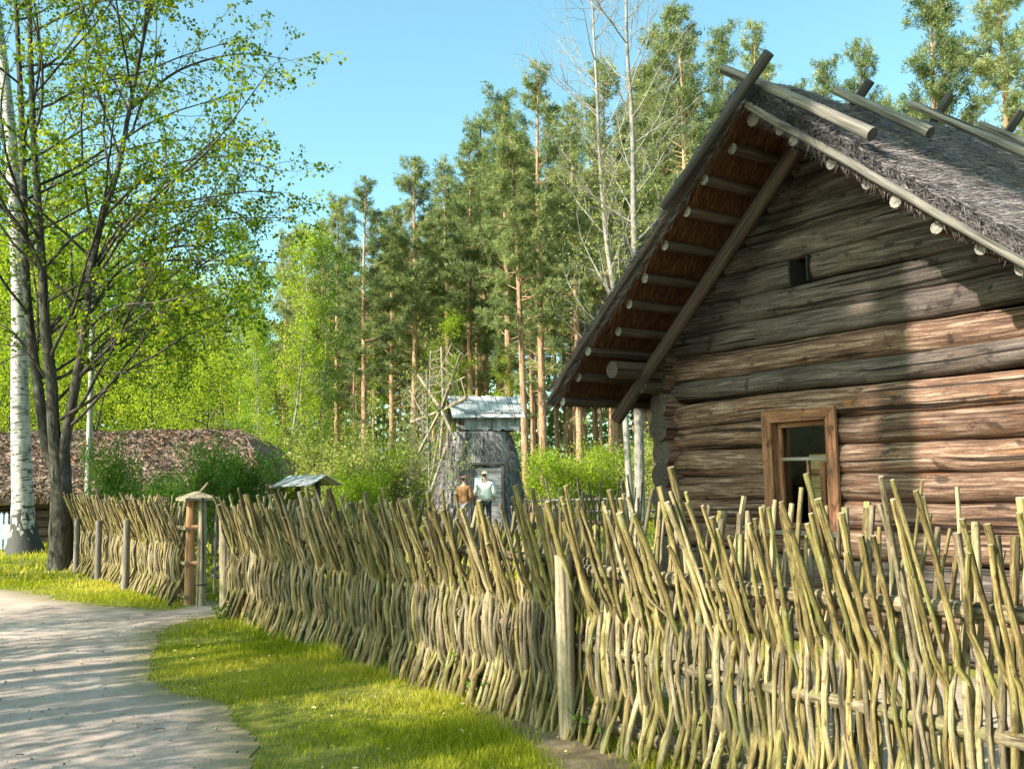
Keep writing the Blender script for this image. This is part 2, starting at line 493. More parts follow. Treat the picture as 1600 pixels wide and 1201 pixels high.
def surf_mat(name, cols, s1=0.6, s2=9, cols2=None, amt=0.5, edge=None, bump=0.4, bd=0.03, fine=60):
    m, N, L = new_mat(name)
    tc = N.new('ShaderNodeTexCoord').outputs['Object']
    a = noise(N, L, tc, s1, (1, 1, 1), 6, 0.6, 0.5)
    b = noise(N, L, tc, s2, (1, 1, 1), 6, 0.7)
    c = noise(N, L, tc, fine, (1, 1, 1), 4, 0.7)
    r = ramp(N, cols); L.new(a, r.inputs[0])
    r2 = ramp(N, cols2 or cols); L.new(b, r2.inputs[0])
    col = mixc(N, L, amt, r.outputs[0], r2.outputs[0])
    r3 = ramp(N, [(0.3, (0.72, 0.72, 0.72)), (0.7, (1.18, 1.18, 1.18))]); L.new(c, r3.inputs[0])
    col = mixc(N, L, 1.0, col, r3.outputs[0], 'MULTIPLY')
    if edge:
        v = attr(N, 'val').outputs['Fac']
        e = mth(N, L, 'MULTIPLY', v, mth(N, L, 'ADD', b, 0.45), True)
        col = mixc(N, L, e, col, edge)
    bs = N.new('ShaderNodeBsdfPrincipled'); bs.inputs['Roughness'].default_value = 0.95
    bs.inputs['Specular IOR Level'].default_value = 0.1
    L.new(col, bs.inputs['Base Color'])
    h = mth(N, L, 'ADD', b, mth(N, L, 'MULTIPLY', c, 0.35))
    bp = N.new('ShaderNodeBump'); bp.inputs['Strength'].default_value = bump; bp.inputs['Distance'].default_value = bd
    L.new(h, bp.inputs['Height']); L.new(bp.outputs[0], bs.inputs['Normal'])
    o = N.new('ShaderNodeOutputMaterial'); L.new(bs.outputs[0], o.inputs[0])
    return m


M['ground'] = surf_mat('ground', [(0.35, (0.12, 0.14, 0.02)), (0.55, (0.22, 0.21, 0.04)), (0.7, (0.32, 0.28, 0.10))], 0.7, 7,
                       [(0.35, (0.07, 0.09, 0.02)), (0.6, (0.20, 0.20, 0.05)), (0.72, (0.26, 0.20, 0.12))], 0.5)
M['sand'] = surf_mat('sand', [(0.3, (0.32, 0.235, 0.20)), (0.5, (0.44, 0.34, 0.29)), (0.7, (0.54, 0.44, 0.385))], 0.8, 6,
                     [(0.3, (0.19, 0.135, 0.105)), (0.5, (0.40, 0.31, 0.265)), (0.75, (0.44, 0.37, 0.32))], 0.45, edge=(0.20, 0.17, 0.08), bump=0.55, bd=0.02)
M['soil'] = surf_mat('soil', [(0.3, (0.30, 0.23, 0.17)), (0.6, (0.46, 0.37, 0.29)), (0.75, (0.56, 0.48, 0.39))], 1.2, 10,
                     [(0.3, (0.22, 0.16, 0.11)), (0.6, (0.42, 0.34, 0.27)), (0.75, (0.52, 0.45, 0.36))], 0.5, edge=(0.20, 0.17, 0.08))

mb = MB()
gx = np.concatenate([np.linspace(-500, -60, 12), np.linspace(-55, 55, 40), np.linspace(60, 500, 12)])
gy = np.concatenate([np.linspace(-200, -20, 8), np.linspace(-15, 80, 40), np.linspace(90, 700, 14)])
XX, YY = np.meshgrid(gx, gy)
k = np.arange((len(gy) - 1) * len(gx)).reshape(len(gy) - 1, len(gx))[:, :-1].ravel()
mb.add(np.stack([XX, YY, XX * 0], -1), [np.stack([k, k + 1, k + 1 + len(gx), k + len(gx)], -1)])
tag(mb.build('ground', M['ground']), kind='structure')

_pp = [(560, 1380), (505, 1290), (455, 1215), (405, 1170), (345, 1125), (280, 1075), (243, 1040), (226, 1015), (238, 1000), (262, 985), (300, 972), (338, 962), (352, 948), (328, 938),
       (300, 946), (268, 952), (215, 950), (150, 944), (90, 936), (40, 927), (0, 918), (-120, 902)]
PATH = [tuple(G(*p)[:2]) for p in _pp] + [(-22, 14), (-22, -12), (-1.0, -12), (-0.9, 0)]
YARD = [(1.05, 6.9), (0.35, 8.3), (0.5, 9.6), (1.5, 10.4), (2.2, 9.2), (5.2, 5.2), (4.6, 0.5), (2.6, 0.5), (2.2, 3.2), (1.35, 5.0)]


def patch(name, poly, mat, z, cell, jit, seed, edge_w=0.35):
    p = np.array(poly); x0, y0 = p.min(0) - 0.3; x1, y1 = p.max(0) + 0.3
    xs = np.arange(x0, x1, cell); ys = np.arange(y0, y1, cell)
    X, Y = np.meshgrid(xs, ys)
    d = poly_sd(X, Y, poly) + jit * fbm(X, Y, seed, 4, 2.2)
    dc = (d[:-1, :-1] + d[1:, :-1] + d[:-1, 1:] + d[1:, 1:]) / 4
    Z = z + np.maximum(0, 0.012 * (fbm(X, Y, seed + 3, 3, 1.5) + 0.9)) * np.clip(d / 0.5, 0, 1)
    nx = len(xs)
    gyv, gxv = np.gradient(d, cell); gm_ = np.maximum(gxv ** 2 + gyv ** 2, 0.2)
    neg = (d < 0) & (d > -2 * cell)
    X = np.where(neg, X - gxv * d / gm_, X); Y = np.where(neg, Y - gyv * d / gm_, Y)
    jj, ii = np.nonzero(dc > 0)
    a = jj * nx + ii
    mb = MB()
    mb.add(np.stack([X, Y, Z], -1), [np.stack([a, a + 1, a + 1 + nx, a + nx], -1)], None, np.clip(1 - d.ravel() / edge_w, 0, 1))
    return tag(mb.build(name, mat), kind='structure')


patch('path', PATH, M['sand'], 0.004, 0.07, 0.13, 5, 0.45)
patch('sandy_yard', YARD, M['soil'], 0.004, 0.09, 0.12, 9, 0.4)
# bare soil strip at the foot of the near fence
SOIL = [tuple(G(*p)[:2]) for p in [(700, 1072), (660, 1080), (700, 1095), (745, 1120), (800, 1150), (840, 1178), (868, 1215), (905, 1270), (1050, 1300), (1010, 1190), (905, 1150), (850, 1128), (770, 1095)]]
M['soil_dark'] = surf_mat('soil_dark', [(0.3, (0.13, 0.09, 0.05)), (0.6, (0.24, 0.18, 0.12)), (0.75, (0.33, 0.26, 0.18))], 2.2, 14, edge=(0.16, 0.16, 0.05))
patch('bare_soil', SOIL, M['soil_dark'], 0.008, 0.05, 0.07, 14, 0.12)

# ================================================================ log house
HC = np.array([1.85, 10.5]); HA = np.array([0.568, -0.823]); HB = np.array([0.823, 0.568])
house = empty('log_house', (HC[0], HC[1], 0), math.atan2(HA[1], HA[0]),
              'dark weathered log house with steep thatched roof and small framed window behind the fence', 'house')
RT = 2.17; WT = 4.34


def PC(t):
    u = np.abs(np.asarray(t, float) - RT)          # purlin centre height over the distance from the ridge
    return np.interp(u, [0, 0.27, 0.82, 1.66, 2.27, 2.82, 2.95], [4.87, 4.62, 4.14, 3.435, 2.97, 2.48, 2.38])


def log(name, p0, p1, rz, ry, mat, n=14, seg=None, wob=0.012, flat=0.0, seed=None, parent=house, endmat='log_end'):
    """hewn log from p0 to p1 (house space) with an elliptic, slightly flattened section"""
    p0 = np.asarray(p0, float); p1 = np.asarray(p1, float)
    ln = np.linalg.norm(p1 - p0); seg = seg or max(4, int(ln / 0.09))
    s = np.linspace(0, 1, seg)
    pts = p0 + (p1 - p0) * s[:, None]
    sd = seed if seed is not None else int(rng.integers(1 << 30))
    pts[:, 2] += wob * fbm(s * ln, s * 0, sd, 3, 1.8)
    pts[:, 1] += wob * 0.5 * fbm(s * ln, s * 0, sd + 1, 3, 1.8)
    a = np.arange(n) / n * 2 * math.pi
    c, q = np.cos(a), np.sin(a)
    e = 1 - flat
    prof = np.stack([np.sign(c) * np.abs(c) ** e * ry, np.sign(q) * np.abs(q) ** (1 + 0.0 * flat) * rz], -1)
    rad = 1 + 0.05 * fbm(s * ln, s * 0, sd + 2, 4, 3.0)
    m = MB(); sweep(m, pts, prof, rad, up=(0, 0, 1), rough=0.006, val=rng.random(), capmi=1)
    return m.build(name, [M[mat] if isinstance(mat, str) else mat, M[endmat]], parent)


WIN_T0, WIN_T1, WIN_Z0, WIN_Z1 = 1.38, 2.24, 1.05, 2.22
zk = 0.13; K = []
while zk < 4.66:
    sp = 0.262 + 0.018 * rng.normal()
    K.append((zk, sp)); zk += sp
for i, (z, sp) in enumerate(K):
    rz = sp / 2 + 0.010
    top = z + rz * 0.75
    if top < PC(0) - 0.02:
        t0, t1 = -0.24, WT + 0.24
    else:
        # under the roof: length where the roof is still above the log
        tt = np.linspace(-0.2, RT, 400)
        ok = tt[PC(tt) + 0.10 > z]
        if len(ok) == 0: break
        t0 = ok[0]; t1 = 2 * RT - t0
    segs = [(t0, t1)]; em = 'log_end'
    if WIN_Z0 + 0.02 < z < WIN_Z1 - 0.03:
        segs = [(t0, WIN_T0 + 0.05), (WIN_T1 - 0.05, t1)]
    if abs(z - 3.57) < 0.13:
        segs = [(t0, 1.75), (1.97, t1)]; em = 'dark'  # log ends coloured near-black for the shade inside the vent hole
    if z > 2.9: mats = ['log_grey']; ry = 0.11; fl = 0.35  # upper logs: weathered grey, toned darker still to carry the shade up there
    else: mats = ['log_brown', 'log_brown', 'log_brown', 'log_grey']; ry = 0.14; fl = 0.12
    mt = mats[int(rng.integers(len(mats)))]
    if 2.28 < z < 2.56: mt = 'log_grey'
    sd = int(rng.integers(1 << 30))
    for (a, b) in segs:
        o = log('wall_log', (a, 0, z), (b, 0, z), rz, ry, mt, flat=fl, n=16, seg=max(6, int((b - a) / 0.06)), wob=0.018, endmat=em)
# side walls and back gable (logs cross the gable at the corners)
for tpos in (0.0, WT):
    for i, (z, sp) in enumerate(K):
        zz = z + 0.13
        if zz > PC(0) - 0.12: break
        y0 = -0.24 - 0.04 * rng.random()
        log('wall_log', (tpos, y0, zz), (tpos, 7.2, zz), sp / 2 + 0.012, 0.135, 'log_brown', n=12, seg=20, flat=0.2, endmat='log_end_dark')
for i, (z, sp) in enumerate(K):
    if z + 0.12 < PC(0): a, b = -0.2, WT + 0.2
    else:
        tt = np.linspace(-0.2, RT, 200); ok = tt[PC(tt) + 0.06 > z + 0.1]
        if len(ok) == 0: break
        a, b = ok[0], 2 * RT - ok[0]
    log('wall_log', (a, 7.0, z), (b, 7.0, z), sp / 2 + 0.016, 0.13, 'log_grey', n=10, seg=8)
# projecting wall plates that carry the overhang
log('wall_plate', (0.0, -0.93, 2.76), (0.0, 7.3, 2.82), 0.095, 0.095, 'purlin', n=12, seg=30, endmat='log_end_dark')
log('wall_plate', (0.0, -0.52, 2.59), (0.0, 0.5, 2.60), 0.085, 0.09, 'purlin', n=12, seg=8, endmat='log_end_dark')
log('wall_plate', (WT, -0.20, 2.76), (WT, 7.3, 2.82), 0.095, 0.095, 'purlin', n=12, seg=30, endmat='log_end_dark')
# rafter pole in front of the gable
log('rafter', (-0.44, -0.50, 2.27), (2.22, -0.50, 4.62), 0.075, 0.07, 'purlin', n=12, seg=30)
# purlins carrying the thatch
for tpu in (-0.66, -0.40, -0.12, 0.16, 0.46, 0.74, 1.04, 1.34, 1.62, 1.90):
    for side in (0, 1):
        t = tpu if not side else 2 * RT - tpu
        y0 = -1.10 + 0.05 * rng.normal()
        log('purlin', (t, y0, float(PC(t)) + 0.01 * rng.normal()), (t, 7.6, float(PC(t))), 0.052, 0.052, 'purlin', n=10, seg=20, wob=0.008)
log('ridge_purlin', (RT, -1.05, 4.80), (RT, 7.6, 4.80), 0.07, 0.07, 'purlin', n=10, seg=20)

# ---- thatch
Y0, Y1 = -1.16, 7.7
def thatch_roof():
    mb = MB()
    nu, nv = 130, 110
    tt = np.concatenate([np.linspace(-0.80, RT, nu // 2), np.linspace(RT, 2 * RT + 0.80, nu // 2)[1:]]); nu = len(tt)
    yy = np.linspace(Y0, Y1, nv)
    T, Yl = np.meshgrid(tt, yy, indexing='ij')
    u = np.abs(T - RT)
    sgn = np.sign(T - RT)
    nrm_t = sgn * 0.66; nrm_z = 0.75
    rd = 0.03 * fbm(T, Yl, 21, 4, 3.0) + 0.02 * np.sin(u * 14 + fbm(T, Yl, 4, 2, 2))
    th = 0.24 - 0.02 * u + rd + (0.05 + 0.27 * np.clip((Yl + 0.6) / 4.0, 0, 1)) * np.exp(-(u / 0.5) ** 2)
    th *= np.clip((2.97 - u) / 0.12, 0.35, 1)
    edge = np.clip((Yl - Y0) / 0.10, 0.55, 1)
    th = th * edge
    base = PC(T) + 0.055
    top = np.stack([T, Yl + 0.03 * fbm(T, Yl, 8, 3, 6), base + th], -1)
    bot = np.stack([T, Yl, base + 0 * T], -1)
    idx = np.arange(nu * nv).reshape(nu, nv)
    q = np.stack([idx[:-1, :-1], idx[1:, :-1], idx[1:, 1:], idx[:-1, 1:]], -1).reshape(-1, 4)
    L_ = u * 1.33
    tc = np.stack([Yl, rd * 3, L_], -1)
    mb.add(top, [q], tc, 0.3, 0)
    mb.add(bot, [q[:, ::-1]], tc + 7, 0.3, 2)
    for e in (0, nv - 1):
        n = nu; vv = np.concatenate([top[:, e], bot[:, e]])
        k = np.arange(n - 1)
        f = np.stack([k, k + n, k + n + 1, k + 1], -1)
        if e: f = f[:, ::-1]
        tce = np.concatenate([np.stack([top[:, e, 2] * 1, top[:, e, 0] * 0 + 1, top[:, e, 0]], -1), np.stack([bot[:, e, 2], top[:, e, 0] * 0 + 1, bot[:, e, 0]], -1)])
        mb.add(vv, [f], tce, 0.1, 0)
    for e in (0, nu - 1):
        n = nv; vv = np.concatenate([top[e], bot[e]])
        k = np.arange(n - 1); f = np.stack([k, k + n, k + n + 1, k + 1], -1)
        if e == 0: f = f[:, ::-1]
        mb.add(vv, [f], np.concatenate([tc[e], tc[e] + 1]), 0.1, 0)

    def topz(t, y):
        u = np.abs(t - RT)
        return PC(t) + 0.055 + (0.24 - 0.02 * u + 0.03 * fbm(t, y, 21, 4, 3.0) + 0.02 * np.sin(u * 14 + fbm(t, y, 4, 2, 2)) + (0.05 + 0.27 * np.clip((y + 0.6) / 4.0, 0, 1)) * np.exp(-(u / 0.5) ** 2)) * np.clip((2.97 - u) / 0.12, 0.35, 1) * np.clip((y - Y0) / 0.10, 0.55, 1)
    # straw on the right-hand slope (seen from outside), combed down the slope
    n = 46000
    u = rng.random(n) ** 0.9 * 2.95; t = RT + u
    y = Y0 + (Y1 - Y0) * rng.random(n) ** 1.5
    z = topz(t, y) - 0.01
    cl = fbm(t, y, 33, 3, 6.0)
    D = np.stack([0.75 + 0.25 * rng.normal(size=n), 0.5 * cl + 0.3 * rng.normal(size=n), -0.60 + 0.22 * rng.normal(size=n) + 0.12], -1)
    strands(mb, np.stack([t, y, z], -1), D, 0.06 + 0.14 * rng.random(n), 0.006 + 0.006 * rng.random(n), rng.random(n), 1)
    # left-hand slope, sparser
    n = 12000
    u = rng.random(n) * 2.95; t = RT - u; y = Y0 + (Y1 - Y0) * rng.random(n) ** 1.6
    D = np.stack([-0.75 + 0.25 * rng.normal(size=n), -0.25 + 0.3 * rng.normal(size=n), -0.45 + 0.25 * rng.normal(size=n)], -1)
    strands(mb, np.stack([t, y, topz(t, y) - 0.01], -1), D, 0.08 + 0.16 * rng.random(n), 0.007 + 0.006 * rng.random(n), rng.random(n), 1)
    # brush ends along the front gable edge
    for sg, n in ((1, 11000), (-1, 8000)):
        u = rng.random(n) * 2.95; t = RT + sg * u
        f = rng.random(n)
        z = PC(t) + 0.055 + f * (topz(t, np.full(n, Y0 + 0.1)) - PC(t) - 0.055)
        y = Y0 + 0.02 + 0.04 * rng.random(n)
        D = np.stack([sg * (0.62 + 0.25 * rng.normal(size=n)), -0.45 + 0.25 * rng.normal(size=n), -0.62 + 0.25 * rng.normal(size=n)], -1)
        strands(mb, np.stack([t, y, z], -1), D, 0.05 + 0.13 * rng.random(n), 0.006 + 0.005 * rng.random(n), rng.random(n), 1)
    # shaggy tuft at the gable peak
    n = 2500
    u = rng.random(n) * 0.9; t = RT + u * 0.9
    D = np.stack([0.5 + 0.3 * rng.normal(size=n), -0.6 + 0.25 * rng.normal(size=n), -0.5 + 0.3 * rng.normal(size=n)], -1)
    strands(mb, np.stack([t, np.full(n, Y0 + 0.05), PC(t) + 0.1 + 0.14 * rng.random(n)], -1), D, 0.12 + 0.18 * rng.random(n), 0.006, rng.random(n), 1)
    # reddish straw hanging from the underside between the purlins
    n = 15000
    u = rng.random(n) * 2.9; t = RT - u; y = Y0 + rng.random(n) ** 1.2 * 1.6
    D = np.stack([-0.75 + 0.18 * rng.normal(size=n), 0.12 * rng.normal(size=n), -0.82 + 0.15 * rng.normal(size=n)], -1)
    strands(mb, np.stack([t, y, PC(t) + 0.055], -1), D, 0.08 + 0.14 * rng.random(n), 0.005 + 0.004 * rng.random(n), rng.random(n), 3)
    n = 4000
    t = 2 * RT - (RT - rng.random(n) * 2.9); y = Y0 + rng.random(n) * 1.2
    D = np.stack([0.75 + 0.18 * rng.normal(size=n), 0.12 * rng.normal(size=n), -0.82 + 0.15 * rng.normal(size=n)], -1)
    strands(mb, np.stack([t, y, PC(t) + 0.055], -1), D, 0.08 + 0.14 * rng.random(n), 0.006, rng.random(n), 3)
    # eaves fringe
    for sg in (-1, 1):
        n = 6000
        t = RT + sg * (2.85 + 0.1 * rng.random(n)); y = Y0 + (Y1 - Y0) * rng.random(n)
        z = PC(t) + 0.03 + 0.10 * rng.random(n)
        D = np.stack([sg * 0.6 + 0.15 * rng.normal(size=n), 0.12 * rng.normal(size=n), -0.7 + 0.2 * rng.normal(size=n)], -1)
        strands(mb, np.stack([t, y, z], -1), D, 0.10 + 0.10 * rng.random(n), 0.007, rng.random(n), 3)
    return mb.build('thatched_roof', [M['thatch'], M['straw'], M['thatch_under'], M['straw_red']], house, smooth=True)


roof = thatch_roof()
def roof_top(t): return float(PC(t)) + 0.30

def hpole(name, p0, p1, r, mat, parent=roof, n=12, wob=0.01, end='log_end', taper=0.85):
    p0 = np.array(p0, float); p1 = np.array(p1, float); ln = np.linalg.norm(p1 - p0)
    s = np.linspace(0, 1, max(6, int(ln / 0.1)))
    pts = p0 + (p1 - p0) * s[:, None]; sd = int(rng.integers(1 << 30))
    for a in range(3): pts[:, a] += wob * fbm(s * ln, s * 0, sd + a, 3, 2.0)
    m = MB(); tube(m, pts, r * (1 + (taper - 1) * s) * (1 + 0.03 * fbm(s * ln, s * 0, sd + 5, 3, 5)), n, rough=0.008, val=rng.random(), capmi=1)
    return m.build(name, [M[mat], M[end]], parent)


# thin poles binding the gable edges
hpole('edge_pole', (-0.80, -1.20, float(PC(-0.80)) + 0.08), (2.10, -1.20, float(PC(2.10)) + 0.12), 0.028, 'purlin', wob=0.02)
hpole('edge_pole', (2.25, -1.20, float(PC(2.25)) + 0.08), (5.12, -1.22, float(PC(5.12)) + 0.10), 0.036, 'pole_grey', wob=0.015)
# crossed ridge poles
for j, y in enumerate((-1.10, 0.38, 1.93, 3.35, 4.85)):
    r = 0.058 + 0.004 * rng.normal()
    up = 0.34
    a_, za, b_, zb = [(-0.24, 5.35, 1.24, 4.24), (-0.12, 5.43, 0.86, 4.68), (-0.25, 5.69, 1.10, 4.64), (-0.25, 5.74, 1.15, 4.70), (-0.25, 5.78, 1.15, 4.74)][j]
    hpole('ridge_pole', (RT + a_, y - 0.02, za), (RT + b_, y - 0.02, zb), 0.045, 'pole_grey', taper=1.25, end='pole_dark')
    lo = RT - 1.04 if j == 0 else RT - 1.2
    yo = -0.13 if j == 0 else 0.09
    tz = [(0.42, 5.53), (0.20, 5.44), (0.16, 5.68), (0.2, 5.78), (0.2, 5.82)][j]
    if j == 0: yo = -0.19; tz = (0.41, 5.20); lo = RT - 0.93
    hpole('ridge_pole', (RT + tz[0], y + yo, tz[1]), (lo, y + yo, 4.17 if j == 0 else float(PC(lo)) + 0.38), 0.05, 'pole_dark', end='pole_dark')
# long pole under the crossed poles along the ridge
for tt_ in (RT + 0.30,):
    hpole('ridge_rail', (tt_, -0.6, float(PC(tt_)) + 0.33), (tt_, 7.6, float(PC(tt_)) + 0.33), 0.035, 'pole_dark', end='pole_dark')
hpole('ridge_rail', (RT - 0.30, -0.6, float(PC(RT - 0.3)) + 0.33), (RT - 0.30, 7.6, float(PC(RT - 0.3)) + 0.33), 0.035, 'pole_dark', end='pole_dark')

# ---- window
def window():
    t0, t1, z0, z1 = WIN_T0, WIN_T1, WIN_Z0, WIN_Z1
    w = 0.115
    m = MB()
    yf = -0.155
    # mitred casing: top, left, right boards
    def board(quad, y0, y1, mi=0):
        q = np.array(quad, float); n = 4
        V = np.concatenate([np.stack([q[:, 0], np.full(n, y0), q[:, 1]], -1), np.stack([q[:, 0], np.full(n, y1), q[:, 1]], -1)])
        f = [[0, 1, 2, 3], [7, 6, 5, 4]] + [[a, a + 4, (a + 1) % 4 + 4, (a + 1) % 4] for a in range(4)]
        L_ = np.linalg.norm(q[1] - q[0]); horiz = abs(q[1][0] - q[0][0]) > abs(q[1][1] - q[0][1])
        tc = V[:, [2, 1, 0]] if horiz else V.copy()
        m.add(V, [np.array(f)], tc + rng.random(3) * 20, rng.random(), mi)
    g = 0.0015
    board([(t0, z1), (t1, z1), (t1 - w, z1 - w), (t0 + w, z1 - w)], yf - 0.035, yf)
    board([(t0, z0), (t0, z1 - g * 2), (t0 + w, z1 - w - g * 2), (t0 + w, z0)][::-1], yf - 0.033, yf)
    board([(t1 - w, z0), (t1 - w, z1 - w - g * 2), (t1, z1 - g * 2), (t1, z0)][::-1], yf - 0.034, yf)
    fr = m.build('window_frame', M['window_wood'], house, smooth=False)
    # reveal lining
    m = MB()
    a, b, c, d = t0 + w - 0.02, t1 - w + 0.02, z0 + 0.02, z1 - w + 0.02
    beam(m, (a, -0.02, c), (a, -0.02, d), 0.26, 0.03, up=(1, 0, 0), val=0.2)
    beam(m, (b, -0.02, c), (b, -0.02, d), 0.26, 0.03, up=(1, 0, 0), val=0.6)
    beam(m, (a + 0.018, -0.02, d - 0.0), (b - 0.018, -0.02, d), 0.255, 0.03, val=0.4)
    m.build('reveal', M['window_wood'], fr, smooth=False)
    # sash
    m = MB()
    ys = -0.08; ia, ib, ic, id_ = a + 0.02, b - 0.02, c + 0.01, d - 0.02
    s = 0.05
    beam(m, (ia + s / 2, ys, ic), (ia + s / 2, ys, id_), s, 0.04, up=(0, 1, 0), val=0.1)
    beam(m, (ib - s / 2, ys, ic), (ib - s / 2, ys, id_), s, 0.04, up=(0, 1, 0), val=0.5)
    beam(m, (ia + s + 0.001, ys, id_ - s / 2), (ib - s - 0.001, ys, id_ - s / 2), s, 0.038, val=0.3, up=(0, 1, 0))
    beam(m, (ia + s + 0.001, ys, ic + s / 2), (ib - s - 0.001, ys, ic + s / 2), s, 0.038, val=0.3, up=(0, 1, 0))
    zm = id_ - 0.36
    mid = (ia + ib) / 2 + 0.03
    beam(m, (mid, ys + 0.002, ic + s), (mid, ys + 0.002, zm - 0.018), 0.032, 0.032, up=(0, 1, 0), val=0.9)
    sa = m.build('sash', M['window_wood'], fr, smooth=False)
    m = MB()
    beam(m, (ia + s + 0.001, ys - 0.002, zm), (ib - s - 0.001, ys - 0.002, zm), 0.034, 0.034, up=(0, 1, 0), val=0.2)
    m.build('crossbar', M['pole_grey'], fr, smooth=False)
    gm, N, L = new_mat('glass')
    tr = N.new('ShaderNodeBsdfTransparent'); tr.inputs[0].default_value = (0.86, 0.88, 0.86, 1)
    gl = N.new('ShaderNodeBsdfGlossy'); gl.inputs['Roughness'].default_value = 0.03
    fz = N.new('ShaderNodeFresnel'); fz.inputs[0].default_value = 1.18
    mx = N.new('ShaderNodeMixShader'); L.new(fz.outputs[0], mx.inputs[0]); L.new(tr.outputs[0], mx.inputs[1]); L.new(gl.outputs[0], mx.inputs[2])
    o = N.new('ShaderNodeOutputMaterial'); L.new(mx.outputs[0], o.inputs[0])
    m = MB()
    m.add([(ia + s / 2, ys + 0.01, ic), (ib - s / 2, ys + 0.01, ic), (ib - s / 2, ys + 0.01, id_), (ia + s / 2, ys + 0.01, id_)], [np.array([[0, 1, 2, 3]])])
    m.build('pane', gm, fr, smooth=False)
    m = MB()
    beam(m, (t0 - 0.03, -0.15, z0 - 0.01), (t1 + 0.03, -0.15, z0 - 0.01), 0.14, 0.04, val=0.3)
    m.build('sill', M['pole_grey'], fr, smooth=False)
    # added pale planks, set close behind the window as the sunlit interior
    m = MB()
    for q in range(9):
        zz = 0.35 + q * 0.17
        beam(m, (1.57, 0.30, zz), (1.93, 0.30, zz), 0.02, 0.165, val=0.05 * q, up=(0, 0, 1))
    ip = m.build('inner_panel', M['pale_wood'], house, smooth=False)
    m = MB()
    beam(m, (1.76, 0.26, 0.2), (1.76, 0.26, 1.72), 0.06, 0.06, val=0.05, up=(0, 1, 0))
    beam(m, (1.57, 0.26, 1.62), (1.725, 0.26, 1.62), 0.04, 0.05, val=0.05, up=(0, 0, 1))
    m.build('panel_frame', M['window_wood'], ip, smooth=False)
    # dark plank floor of the room
    m = MB()
    m.add([(0.1, 0.15, 0.25), (WT - 0.1, 0.15, 0.25), (WT - 0.1, 6.85, 0.25), (0.1, 6.85, 0.25)], [np.array([[0, 1, 2, 3]])])
    m.build('room_floor', M['purlin'], house, smooth=False)


window()

# added near-black boards over the log ends, painting the shade inside the vent hole
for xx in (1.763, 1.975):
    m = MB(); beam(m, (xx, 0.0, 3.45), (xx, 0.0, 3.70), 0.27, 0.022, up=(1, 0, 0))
    m.build('vent_shade_board', M['dark'], house, smooth=False)

# ================================================================ wattle fences
FD = None
def fence_stick(m, base, n2, d2, kind, h, r, ns, nseg, lean=0.0, amp=1.0, capmi=1, mi=0):
    """one stick woven between three rails; n2 = towards the road, d2 = along the fence"""
    if kind == 'A':
        c = [(-0.03, 0.13), (0.12, 0.075), (0.30, 0.01), (0.55, -0.035), (0.74, -0.005), (0.84, 0.03), (1.03, 0.085), (max(h, 1.12), 0.085 + 0.30 * (max(h, 1.12) - 1.03))]
    else:
        c = [(-0.03, -0.03), (0.12, -0.05), (0.30, 0.01), (0.55, 0.04), (0.74, 0.01), (0.88, -0.02), (1.03, -0.06), (max(h, 1.12), -0.06 - 0.22 * (max(h, 1.12) - 1.03))]
    c = np.array(c)
    c[1:-1, 0] += 0.035 * rng.normal() + 0.012 * rng.normal(size=len(c) - 2)
    off = c[:, 1] * amp * (1 + 0.2 * rng.normal()) + 0.009 * rng.normal(size=len(c))
    al = np.interp(c[:, 0], [0, 0.5, 1.03, 1.6], [0.018 * rng.normal() - lean * 0.4, 0.008 * rng.normal(), 0.015 * rng.normal() + lean * 0.5, 0.045 * rng.normal() + lean]) + 0.005 * rng.normal(size=len(c))
    P3 = np.stack([base[0] + n2[0] * off + d2[0] * al, base[1] + n2[1] * off + d2[1] * al, c[:, 0]], -1)
    pts = smooth_path(P3, nseg)
    s = np.linspace(0, 1, nseg)
    if rng.random() < 0.5: rr = r * (1.18 - 0.42 * s)
    else: rr = r * (0.82 + 0.28 * s)
    kn = np.ones(nseg)
    for _ in range(3): kn[int(rng.integers(1, nseg - 1))] += 0.10 + 0.16 * rng.random()
    pts = pts + 0.0035 * rng.normal(size=pts.shape) * (s[:, None] > 0)
    prof = circle(ns) * (1 + 0.08 * rng.normal(size=(ns, 1)))
    sweep(m, pts, prof, rr * kn, val=rng.random(), capmi=capmi, mi=mi)
    if ns >= 7 and rng.random() < 0.22:
        i = int(nseg * (0.62 + 0.25 * rng.random())); ax = norm(pts[i] - pts[i - 2]); d = norm(ax + 0.55 * rng.normal(size=3) * np.array([1, 1, 0.3]))
        l_ = 0.10 + 0.16 * rng.random()
        tube(m, [pts[i], pts[i] + d * l_ * 0.5, pts[i] + norm(d + ax * 0.5) * l_], [rr[i] * 0.6, rr[i] * 0.5, rr[i] * 0.42], 6, val=rng.random(), capmi=capmi, mi=mi)
    # side-shoot stubs
    if ns >= 7:
        for _ in range(int(rng.integers(0, 3))):
            i = int(rng.integers(3, nseg - 2)); d = norm(rng.normal(size=3) + np.array([0, 0, 0.8]))
            tube(m, [pts[i], pts[i] + d * (rr[i] + 0.012 + 0.015 * rng.random())], [rr[i] * 0.45, rr[i] * 0.35], 5, val=rng.random(), capmi=capmi, mi=mi)


